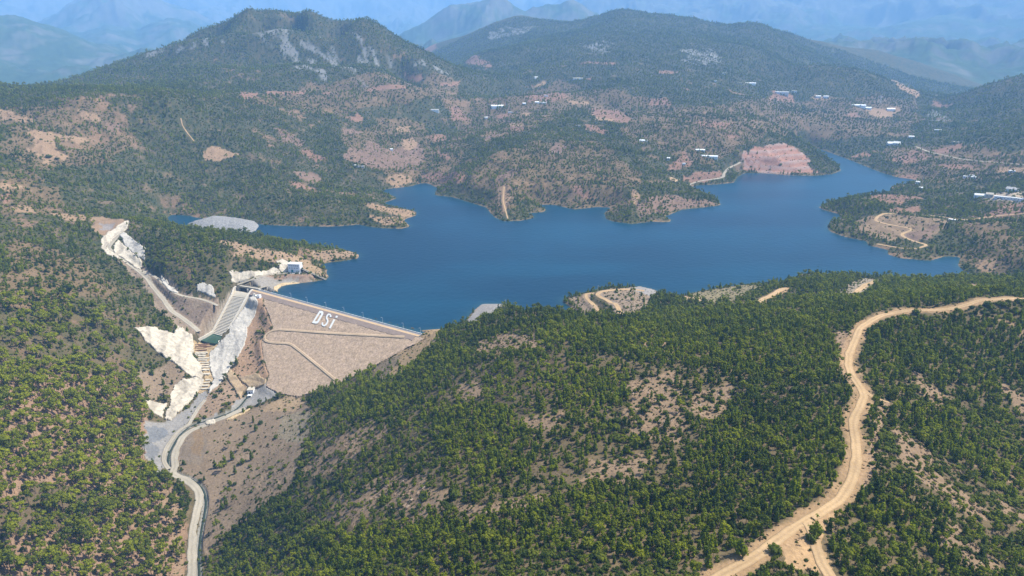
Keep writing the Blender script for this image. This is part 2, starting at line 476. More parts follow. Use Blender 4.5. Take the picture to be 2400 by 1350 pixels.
# ------------------------------------------------------------------ far ranges (same relief, farther out)
RIDGES = [  # range m, relative width, skyline in the photograph
    (7600, 0.18, [(-500, 120), (-250, 95), (0, 68), (40, 66), (90, 78), (150, 100), (220, 122), (290, 140), (380, 175), (450, 230)]),
    (13000, 0.22, [(-300, 150), (0, 150), (60, 115), (150, 62), (200, 30), (240, 6), (268, -4), (295, 10), (330, 28), (400, 50), (470, 76), (560, 110), (650, 190)]),
    (8200, 0.16, [(880, 200), (930, 110), (985, 84), (1030, 58), (1060, 44), (1110, 40), (1160, 38), (1230, 60), (1300, 50), (1340, 42), (1400, 60), (1500, 150)]),
    (19000, 0.22, [(-600, 0), (0, 12), (60, 8), (110, 0), (150, 2), (220, 30), (300, 12), (330, -2), (400, 4), (460, 0), (520, -2), (560, 4), (600, 13), (640, 2), (690, 8), (740, 14), (800, 30), (828, 40), (860, 27), (900, 12), (935, 2), (965, 4), (1020, 14), (1060, 7), (1090, 1), (1140, 4), (1200, 0), (1300, -8), (2400, -10), (3000, -8)]),
    (10200, 0.16, [(-300, 90), (0, 112), (90, 96), (170, 108), (250, 84), (320, 100), (400, 78), (450, 88), (520, 120), (620, 200)]),
    (10800, 0.2, [(1600, 200), (1750, 120), (1900, 88), (2050, 96), (2180, 70), (2300, 92), (2450, 80), (2700, 100)]),
    (14500, 0.30, [(1000, 200), (1200, 80), (1330, 30), (1450, -6), (1600, -10), (1800, -14), (2100, -14), (2400, -12), (2900, -8)]),
]


def ridge_field(X, Y, R, L, A, rd):
    z = np.zeros(X.shape)
    el_noise = ridged(X + 300 * fbm(X, Y, 1200, 3), Y, 2300, 7, 2.2)
    fine = ridged(X, Y, 600, 5, 8.0) - 0.4
    for D_, W_, sky_ in rd:
        aa, zz = [], []
        for u, v in sky_:
            a, b, c = pdir(u, v)
            aa.append(math.atan2(a, b))
            zz.append(CAM_H + D_ * c / math.hypot(a, b))
        zr = np.interp(A, aa, zz, left=0, right=0)
        zr = zr + D_ * 0.0042 * ridged(A * 1.0, A * 0 + D_ * 0.01, 0.045, 5, 3.0) * (D_ > 6000) * (zr > 0)
        t = (L - math.log(D_)) / W_
        prof = np.exp(-np.abs(t + 0.3 * (el_noise - 0.45)) ** 1.9 * 1.3)
        k = zr * prof + (el_noise - 0.45) * 0.42 * zr * smooth(0, 0.35, np.abs(t)) + 0.09 * zr * fine
        z = np.maximum(z, k)
    return z


far_m = R > 3200
rf = ridge_field(X[far_m], Y[far_m], R[far_m], L[far_m], A[far_m], [(4800, .05, [(0, 400), (2400, 400)])])
H[far_m] = np.maximum(H[far_m], rf)

# ------------------------------------------------------------------ roads: cut their beds into the terrain
ROADS = {}


def road(name, px, half, blend, step=5.0, n_s=8):
    line = road_line(px, step, n_s)
    ROADS[name] = (line, half)
    carve_line(line, half, blend)
    return line


RIDGE_ROAD = [(1672, 1362), (1730, 1328), (1790, 1290), (1865, 1236), (1925, 1200), (1962, 1176), (1988, 1140), (2003, 1100), (2008, 1060), (2003, 1020), (2000, 985), (2018, 945), (2022, 920), (2000, 885), (1988, 855), (1992, 825), (2005, 795), (2020, 766), (2060, 742), (2120, 729), (2180, 727), (2235, 724), (2270, 714), (2300, 704), (2345, 701), (2420, 703)]
VALLEY_ROAD = [(447, 1365), (450, 1290), (453, 1233), (464, 1188), (465, 1155), (443, 1130), (415, 1116), (404, 1106), (411, 1093), (408, 1074), (414, 1050), (428, 1025), (447, 1010), (470, 1001), (500, 990), (535, 975), (575, 957)]
WEST_ROAD = [(396, 1100), (384, 1080), (387, 1057), (400, 1035), (420, 1010), (443, 994), (462, 962), (480, 938)]
HAUL_ROAD = [(288, 541), (268, 562), (254, 580), (272, 596), (305, 620), (330, 640), (358, 672), (382, 702), (402, 728), (425, 745), (450, 764), (466, 778)]
BENCH_TRACK = [(335, 634), (363, 648), (400, 682), (430, 695), (462, 698), (490, 708), (511, 717)]
INTAKE_ROAD = [(556, 668), (575, 661), (590, 655), (626, 646), (664, 641.5), (700, 640)]
CREST_TRACK = [(604, 676), (625, 671), (650, 666), (690, 661)]
BEND_ROAD = [(1464, 742), (1448, 722), (1430, 708), (1408, 697), (1400, 690), (1412, 684), (1440, 680), (1478, 678), (1510, 682)]
LOWER_BEND = [(1408, 736), (1392, 716), (1376, 700), (1374, 692), (1392, 687)]
CUT_ROAD = [(1996, 698), (2008, 684), (2025, 670), (2050, 659)]
TAN_ROAD = [(1768, 713), (1798, 697), (1826, 682), (1846, 676)]
EAST_ROAD = [(2145, 343), (2180, 358), (2240, 370), (2300, 378), (2410, 386)]
LOOP_ROAD = [(2055, 572), (2130, 583), (2163, 579), (2169, 572), (2145, 565), (2115, 555), (2118, 545), (2135, 540), (2130, 535), (2090, 528), (2058, 520), (2053, 512), (2065, 505), (2090, 500), (2150, 505), (2190, 508), (2260, 514), (2330, 510), (2410, 500)]
HILL_TRAIL = [(424, 278), (428, 295), (437, 310), (448, 324), (456, 334)]
CAPE_TRAIL = [(1182, 438), (1179, 470), (1184, 490), (1190, 513)]
FORK = [(1888, 1222), (1904, 1250), (1914, 1285), (1928, 1320), (1950, 1362)]
SPUR = [(2022, 912), (2042, 926), (2064, 938), (2084, 944)]
QUARRY_ROAD = [(1612, 434), (1640, 425), (1690, 418), (1697, 405), (1710, 393), (1735, 383)]
road('ridge', RIDGE_ROAD, 4.2, 5.0, 4.0)
road('valley', VALLEY_ROAD, 4.2, 4.0, 4.0)
road('west', WEST_ROAD, 2.8, 3.0, 4.0)
road('haul', HAUL_ROAD, 4.0, 6.0)
road('bench', BENCH_TRACK, 2.6, 4.0)
road('intake', INTAKE_ROAD, 2.6, 3.0)
road('crest', CREST_TRACK, 2.4, 3.0)
road('bend', BEND_ROAD, 3.6, 5.0)
road('lower_bend', LOWER_BEND, 3.2, 4.0)
road('cut', CUT_ROAD, 4.4, 5.0)
road('tan', TAN_ROAD, 4.0, 4.0)
road('east', EAST_ROAD, 4.5, 8.0, 12)
road('loop', LOOP_ROAD, 3.6, 5.0, 8)
road('spur', SPUR, 1.6, 2.5)
road('fork', FORK, 3.0, 4.0)
road('trail', HILL_TRAIL, 3.0, 6.0, 12)
road('cape', CAPE_TRAIL, 2.6, 4.0, 10)
road('quarry', QUARRY_ROAD, 4.0, 6.0, 12)
STREAM_PX = [(466, 1362), (466, 1300), (472, 1240), (482, 1185), (480, 1160), (472, 1142), (448, 1122), (420, 1113), (398, 1097), (394, 1070), (405, 1045), (422, 1018), (446, 998), (467, 990), (500, 980), (533, 968), (553, 957), (567, 945), (575, 935), (586, 928)]
stream = road_line(STREAM_PX, 4, 10)
for i in range(len(stream) - 2, -1, -1):     # water only runs down
    stream[i, 2] = min(stream[i, 2], stream[i + 1, 2] - 0.01)
stream[:, 2] -= 1.0
carve_line(stream, 1.3, 1.6, -0.5)

# ------------------------------------------------------------------ dam, spillway and platforms: cut their footings
m = sub(-400, 0, 640, 900)
ix = np.nonzero(m)
fz = face_z(X[ix], Y[ix])
dd = (X[ix] - cL[0]) * DN[0] + (Y[ix] - cL[1]) * DN[1]
ins = inside(X[ix], Y[ix], FACE) | ((dd > -14) & (dd < CREST_W + .5) & (al[ix] > -28) & (al[ix] < DLEN + 2))
top = np.where(dd < CREST_W, DAM_Z - 0.2, fz)
hh = H[ix]
hh[ins] = np.minimum(hh[ins], np.where(dd[ins] < 0.5, -5.0, np.where(dd[ins] < CREST_W, top[ins] - 2.0, top[ins] - 1.5)))
H[ix] = hh
fb = np.full(hh.shape, 1e9)
for i in range(1, len(FACE) - 2):      # the ground meets the face along its edges
    fb = np.minimum(fb, seg_dist(X[ix], Y[ix], FACE[i][:2], FACE[i + 1][:2])[0])
k = (~ins) & (fb < 9)
t = smooth(1.5, 9, fb[k])
hh[k] = (fz[k] + 0.25) * (1 - t) + hh[k] * t
H[ix] = hh

SP_T = (at_z(545, 694, -3), at_z(577.5, 699, -3))
SP_B = (at_z(499.5, 781, -35), at_z(527, 789, -35))
SP_C = (at_z(551, 681, 0.4), at_z(587, 688, 0.4))
mid = lambda p, q: (np.array(p) + np.array(q)) / 2
sp_line = np.array([mid(*SP_C) + (0, 0, -4), mid(*SP_T) + (0, 0, -2), mid(*SP_B) + (0, 0, -2)])
idx_, d_ = carve_line(catmull(sp_line, 4), 15.0, 5.0)
POOL_PX = [(499, 780), (528, 787), (512, 806), (490, 803), (468, 797)]
POOL = np.array([at_z(u, v, -35.6) for u, v in POOL_PX])
carve_line(np.array([POOL[:2].mean(0), POOL[2:].mean(0)]) + (0, 0, -2.5), 12, 4)
for px_, z_, h_, b_ in [([(676, 640), (712, 641)], 8.0, 9, 5), ([(596, 700), (606, 701)], 2.0, 5, 4)]:
    carve_line(np.array([at_z(u, v, z_) for u, v in px_]), h_, b_)

# ------------------------------------------------------------------ what covers the ground
SOIL = np.array((0.235, 0.160, 0.098))
SOIL_RED = np.array((0.27, 0.145, 0.09))
SCRUB = np.array((0.125, 0.092, 0.052))
TAN = np.array((0.34, 0.235, 0.13))
GREYROCK = np.array((0.215, 0.21, 0.20))
GRAVEL = np.array((0.235, 0.22, 0.20))
SCREE = np.array((0.185, 0.135, 0.088))
CREAM = np.array((0.62, 0.55, 0.43))
FOREST = np.array((0.050, 0.078, 0.030))
f1 = fbm(X, Y, 45, 5, 0.6, 1.0)
f2 = fbm(X, Y, 14, 4, 0.6, 21.0)
f3 = fbm(X, Y, 190, 4, 0.55, 33.0)
mix = lambda a, b, t: a[None, None] * (1 - t[..., None]) + b[None, None] * t[..., None]
C = mix(SOIL, SCRUB, smooth(-0.35, 0.45, f2 + 0.6 * f1 + 0.05))
C = C * (1 - 0.35 * smooth(0, .5, f3)[..., None]) + SOIL_RED[None, None] * (0.35 * smooth(0, .5, f3) * smooth(500, 1000, R))[..., None]
# vegetation cover: share of the ground under trees and bushes
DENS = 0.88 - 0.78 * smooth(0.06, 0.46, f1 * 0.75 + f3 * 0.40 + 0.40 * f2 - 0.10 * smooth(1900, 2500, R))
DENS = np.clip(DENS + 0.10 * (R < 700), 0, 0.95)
fm = smooth(2500, 3600, R)
forest_c = mix(FOREST, np.array((0.065, 0.068, 0.030)), smooth(0.0, 0.6, f2 + 0.5 * f3))
C = C * (1 - 0.75 * fm[..., None]) + forest_c * 0.75 * fm[..., None]
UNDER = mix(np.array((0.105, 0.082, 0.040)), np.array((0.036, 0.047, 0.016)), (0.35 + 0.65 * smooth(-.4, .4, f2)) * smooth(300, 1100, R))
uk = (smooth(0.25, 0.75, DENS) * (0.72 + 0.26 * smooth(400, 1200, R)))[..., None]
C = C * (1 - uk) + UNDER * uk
# steep faces high on the mountains are bare grey rock
gz_r = np.gradient(H, axis=0) / np.maximum(np.gradient(R, axis=0), 1e-6)
gz_a = np.gradient(H, axis=1) / np.maximum(R * (AZ1 - AZ0) / (NA - 1), 1e-6)
steep = np.hypot(gz_r, gz_a)
rock = 0.0 * smooth(0.85, 1.2, steep + 0.5 * f1) * smooth(1900, 2600, R)
C = C * (1 - rock[..., None]) + GREYROCK[None, None] * rock[..., None]
DENS = DENS * (1 - 0.92 * rock)
DRY = np.zeros(X.shape)     # how much low dry scrub instead of green
PINE = np.clip(0.45 + 1.0 * fbm(X, Y, 70, 3, 0.5, 51.0) - 0.1, 0.05, 0.95)   # pines against bushes
MATURE = np.zeros(X.shape)
YOUNG = np.zeros(X.shape)
TUFT = np.ones(X.shape)


def zone(px, col=None, dens=None, rough=0.006, pine=None, mature=None, soft=0.0, dry=None, amount=1.0, young=None):
    P = world_poly(px)
    rr = np.hypot(P[:, 0], P[:, 1]).mean()
    w_ = rr * rough
    m = sub(P[:, 0].min() - 3 * w_, P[:, 0].max() + 3 * w_, P[:, 1].min() - 3 * w_, P[:, 1].max() + 3 * w_)
    ix = np.nonzero(m)
    x, y = X[ix], Y[ix]
    wx = w_ * 1.6 * fbm(x, y, w_ * 4, 3, 0.6, 61.0)
    wy = w_ * 1.6 * fbm(x, y, w_ * 4, 3, 0.6, 91.0)
    k = inside(x + wx, y + wy, P)
    ix = (ix[0][k], ix[1][k])
    if dens is not None:
        TUFT[ix] = 0.0 if dens == 0.0 else 0.55 if dens < .06 else 1.0
    if col is not None:
        if isinstance(col, tuple):
            col = np.array(col) * 0.72
        c = np.array(col)[None] * (1 + 0.16 * f2[ix] + 0.14 * f1[ix])[:, None]
        C[ix] = C[ix] * (1 - amount) + c * amount
    for arr, val in ((DENS, dens), (PINE, pine), (MATURE, mature), (DRY, dry), (YOUNG, young)):
        if val is not None:
            arr[ix] = val * (1 - 0.75 * smooth(0.08, 0.45, f2[ix] * 0.7 + f1[ix] * 0.5)) if (arr is DENS and val > .5) else val
    return ix


# near left: old pines over red-brown litter
zone([(0, 885), (180, 870), (330, 890), (350, 960), (335, 1040), (360, 1115), (395, 1130), (425, 1190), (440, 1250), (430, 1350), (0, 1350)], (0.31, 0.20, 0.125), 0.80, pine=0.93, mature=1.0)
zone([(80, 1130), (240, 1140), (250, 1200), (120, 1250), (0, 1260), (0, 1190)], SCRUB * 0.85, 0.5, pine=0.22, mature=0.7)
zone([(380, 1130), (425, 1200), (430, 1350), (405, 1350), (400, 1240), (370, 1160)], SOIL, 0.15, mature=1.0, pine=.8)
zone([(0, 640), (200, 640), (330, 700), (400, 760), (330, 790), (200, 720), (0, 720)], None, 0.62, pine=0.35)
zone([(0, 700), (150, 700), (280, 760), (300, 860), (0, 860)], None, 0.6, pine=0.45, mature=0.5)
zone([(300, 870), (410, 840), (440, 870), (400, 930), (340, 930)], SCREE * 1.1, 0.12)
# gully and quarry-like cuts left of the spillway
zone([(262, 592), (320, 600), (360, 640), (430, 690), (500, 705), (520, 730), (505, 775), (450, 790), (395, 755), (350, 690), (300, 640)], (0.31, 0.235, 0.165), 0.03)
zone([(405, 700), (470, 715), (515, 728), (505, 770), (450, 770), (415, 730)], (0.27, 0.20, 0.145), 0.05)
zone([(560, 690), (612, 690), (640, 765), (615, 795), (640, 880), (600, 905), (545, 880), (560, 800), (590, 740)], (0.42, 0.27, 0.165), 0.12)
zone([(560, 705), (612, 715), (632, 755), (600, 790), (575, 760)], None, 0.5, pine=0.1)
zone([(500, 905), (560, 880), (580, 910), (565, 945), (500, 975), (450, 985), (470, 940)], (0.33, 0.23, 0.15), 0.22, pine=0.05)
# gravel fans of the valley floor
zone([(345, 985), (400, 985), (440, 960), (470, 925), (490, 905), (488, 925), (455, 975), (440, 995), (415, 1020), (385, 1060), (382, 1110), (365, 1115), (345, 1075), (328, 1045)], GRAVEL * 0.95, 0.0)
zone([(345, 1000), (390, 1000), (400, 1020), (360, 1040), (345, 1030)], (0.20, 0.205, 0.21), 0.0)
zone([(330, 1040), (360, 1030), (372, 1065), (350, 1085)], (0.21, 0.21, 0.21), 0.0)
zone([(556, 938), (600, 905), (640, 906), (672, 918), (618, 940), (590, 948), (560, 965), (500, 990), (465, 1000), (470, 985), (540, 958)], GRAVEL, 0.0)
zone([(410, 1020), (470, 1000), (560, 968), (640, 940), (700, 925), (728, 950), (742, 990), (715, 1040), (700, 1090), (690, 1130), (640, 1170), (570, 1225), (500, 1270), (470, 1340), (478, 1190), (475, 1130), (425, 1108), (415, 1070)], SCREE, 0.018, pine=0.3)
zone([(430, 1010), (470, 1005), (490, 1040), (470, 1090), (430, 1090), (415, 1070)], (0.24, 0.185, 0.13), 0.0)
zone([(452, 1000), (470, 998), (478, 1040), (470, 1066), (452, 1060)], (0.26, 0.18, 0.105), 0.0)
zone([(640, 940), (690, 926), (715, 945), (700, 960), (640, 965), (610, 965)], (0.36, 0.255, 0.15), 0.02)
zone([(660, 970), (720, 965), (735, 1000), (700, 1040), (650, 1030)], (0.27, 0.22, 0.145), 0.05)
# right abutment of the dam
zone([(872, 850), (930, 805), (975, 785), (1012, 783), (995, 800), (965, 830), (905, 882), (885, 885)], (0.40, 0.275, 0.145), 0.02)
zone([(875, 850), (940, 828), (930, 850), (900, 880), (885, 885)], (0.30, 0.22, 0.14), 0.08)
zone([(740, 960), (900, 930), (1100, 860), (1700, 850), (1700, 1000), (1600, 1180), (1400, 1150), (1100, 1220), (850, 1260), (700, 1200)], None, 0.54, rough=0.02, pine=0.35)
# near hill: bare rocky places
for px in [[(740, 1040), (840, 1000), (880, 1040), (800, 1100), (740, 1110)], [(880, 1120), (1000, 1110), (1060, 1160), (1000, 1230), (900, 1230), (870, 1170)], [(1120, 795), (1280, 790), (1290, 820), (1180, 830)],
           [(1440, 900), (1560, 880), (1620, 960), (1560, 1040), (1470, 1010)], [(1380, 1060), (1520, 1080), (1470, 1150), (1380, 1130)], [(1090, 1180), (1250, 1160), (1290, 1210), (1130, 1230)], [(760, 1130), (870, 1140), (880, 1220), (800, 1240)],
           [(1480, 800), (1600, 790), (1620, 815), (1520, 825)], [(1080, 900), (1160, 870), (1190, 905), (1110, 930)], [(1620, 930), (1720, 900), (1740, 960), (1660, 980)], [(1190, 990), (1300, 960), (1330, 1010), (1230, 1040)]]:
    zone(px, SOIL * (1.0, 1.0, 1.0), 0.25, rough=0.035, pine=0.12, amount=0.85)
for px in [[(2080, 1010), (2150, 1020), (2210, 1090), (2170, 1110), (2090, 1050)], [(2110, 1080), (2180, 1090), (2290, 1200), (2260, 1220), (2160, 1140)], [(2170, 1240), (2240, 1240), (2340, 1330), (2290, 1345), (2190, 1290)],
           [(2310, 880), (2400, 950), (2400, 1000), (2330, 950)], [(2120, 900), (2190, 890), (2260, 960), (2200, 970)], [(2300, 1160), (2400, 1200), (2400, 1260), (2330, 1220)], [(2250, 1060), (2330, 1080), (2350, 1130), (2270, 1100)], [(2330, 750), (2400, 800), (2400, 840), (2340, 790)]]:
    zone(px, SOIL * 0.95, 0.27, rough=0.035, pine=0.1, amount=0.85)
# dense young pine stands
for px in [[(1250, 770), (1900, 760), (1960, 790), (1960, 900), (1700, 870), (1400, 830), (1260, 800)], [(820, 1240), (1100, 1230), (1400, 1140), (1700, 1180), (1700, 1350), (800, 1350)], [(1620, 1000), (1960, 960), (1980, 1140), (1850, 1220), (1700, 1200), (1620, 1100)],
           [(2060, 760), (2400, 720), (2400, 880), (2200, 870), (2050, 900)], [(2050, 950), (2200, 960), (2400, 1080), (2400, 1150), (2250, 1080)], [(1950, 1230), (2100, 1150), (2200, 1230), (2200, 1350), (1950, 1350)], [(800, 905), (840, 852), (868, 847), (886, 892), (930, 868), (990, 822), (1040, 777), (1100, 850), (950, 960), (820, 990)],
           [(1550, 730), (2000, 690), (2350, 670), (2300, 700), (2060, 725), (1980, 770), (1600, 760)], [(1900, 650), (2380, 650), (2380, 690), (1900, 690)], [(1280, 880), (1440, 860), (1460, 950), (1330, 960)], [(1000, 960), (1180, 950), (1280, 1080), (1150, 1130), (1020, 1080)]]:
    zone(px, None, 0.93, rough=0.02, pine=0.62, young=1.0)
zone([(1150, 725), (1330, 745), (1340, 770), (1150, 770), (1080, 780)], None, 0.8, pine=0.55)
zone([(872, 850), (930, 805), (975, 785), (1040, 770), (1022, 800), (985, 838), (945, 872), (895, 893)], (0.36, 0.25, 0.135), 0.02, rough=.004)
zone([(875, 852), (940, 832), (930, 856), (900, 885), (888, 888)], (0.24, 0.18, 0.115), 0.06, rough=.004)
# clearing by the road junction and cut banks of the ridge road
zone([(1820, 1262), (1880, 1222), (1950, 1200), (1955, 1235), (1925, 1265), (1940, 1310), (1955, 1350), (1890, 1335), (1850, 1345), (1835, 1300)], TAN * (1.0, 0.94, 0.88), 0.03, rough=.006)
zone([(1955, 780), (2000, 770), (1985, 850), (1995, 900), (1960, 880), (1965, 820)], SOIL * 1.05, 0.15, pine=.1)
zone([(2020, 1100), (2045, 1000), (2060, 940), (2090, 945), (2060, 1010), (2050, 1110), (2010, 1190)], SOIL, 0.25, pine=.3)
# pads by the lake
zone([(1095, 752), (1120, 718), (1150, 709), (1197, 710), (1160, 730), (1115, 760), (1085, 765)], (0.30, 0.275, 0.25), 0.0, rough=.003)
zone([(1335, 700), (1380, 686), (1400, 684), (1380, 700), (1410, 735), (1370, 748), (1350, 725)], (0.33, 0.24, 0.16), 0.08)
zone([(1395, 688), (1420, 678), (1500, 672), (1545, 690), (1520, 705), (1500, 735), (1470, 745), (1430, 712)], (0.31, 0.23, 0.155), 0.08)
zone([(1468, 676), (1500, 671), (1530, 678), (1550, 692), (1530, 696), (1500, 686)], (0.31, 0.285, 0.26), 0.0, rough=.003)
zone([(1610, 690), (1740, 668), (1790, 670), (1760, 690), (1720, 708), (1640, 708)], (0.27, 0.22, 0.12), 0.06)
zone([(1575, 692), (1640, 697), (1655, 706), (1610, 704)], TAN, 0.0)
zone([(1760, 716), (1800, 692), (1835, 674), (1852, 676), (1830, 690), (1790, 715)], TAN * (1, .92, .85), 0.02)
zone([(1958, 690), (2000, 660), (2030, 652), (2068, 656), (2050, 675), (2020, 700), (1985, 700)], (0.33, 0.265, 0.185), 0.08)
zone([(2230, 675), (2270, 666), (2330, 672), (2300, 680), (2240, 681)], TAN * .85, 0.05)
# saddle cut and its tan slope
zone([(208, 510), (240, 508), (275, 513), (306, 518), (300, 535), (255, 550), (225, 548), (210, 530)], (0.32, 0.215, 0.13), 0.0)
zone([(232, 520), (265, 525), (260, 540), (235, 540)], (0.28, 0.245, 0.22), 0.0)
# hills around the dam
zone([(350, 530), (480, 540), (520, 600), (500, 650), (420, 660), (350, 620)], None, 0.78, pine=0.4)
zone([(500, 560), (560, 570), (640, 600), (680, 605), (640, 615), (560, 600)], SOIL * 1.1, 0.2)
zone([(620, 590), (680, 595), (720, 610), (700, 617), (650, 612), (620, 605)], SOIL * 1.15, 0.12)
zone([(690, 600), (720, 606), (745, 625), (765, 640), (770, 650), (745, 648), (712, 640), (708, 618)], (0.36, 0.25, 0.145), 0.02)
zone([(730, 585), (830, 588), (842, 603), (770, 613), (735, 608)], SOIL * 1.05, 0.45, pine=0.1)
zone([(610, 648), (690, 643), (745, 650), (740, 656), (660, 658), (620, 655)], (0.33, 0.22, 0.15), 0.05)
zone([(585, 660), (640, 655), (735, 658), (700, 663), (660, 668), (648, 685), (612, 680)], (0.33, 0.295, 0.25), 0.0)
FARM = np.array((0.185, 0.118, 0.064))
for px, de in [([(1050, 230), (1300, 185), (1600, 255), (1850, 235), (2150, 235), (2150, 330), (1900, 300), (1800, 325), (1620, 385), (1500, 340), (1350, 250), (1250, 305), (1150, 325), (1050, 335)], .5), ([(800, 300), (1000, 290), (1100, 340), (1090, 420), (960, 430), (850, 400)], .5),
               ([(1100, 400), (1250, 330), (1400, 330), (1500, 420), (1440, 500), (1250, 470), (1180, 500)], .52), ([(0, 250), (250, 240), (330, 330), (200, 400), (0, 420)], .55), ([(0, 420), (120, 430), (200, 500), (0, 520)], .5),
               ([(2050, 350), (2300, 330), (2400, 380), (2400, 420), (2150, 430)], .45), ([(550, 215), (1080, 190), (1090, 240), (900, 260), (560, 240)], .55), ([(0, 560), (200, 600), (280, 720), (0, 720)], .48), ([(2250, 520), (2400, 500), (2400, 640), (2280, 620)], .55)]:
    ix = zone(px, FARM, None, rough=0.02, amount=0.55)
    DENS[ix] *= np.clip(de + 0.35 - 0.9 * smooth(-.1, .35, f2[ix] * .6 + f1[ix] * .5) + 0.15, 0.12, 1)
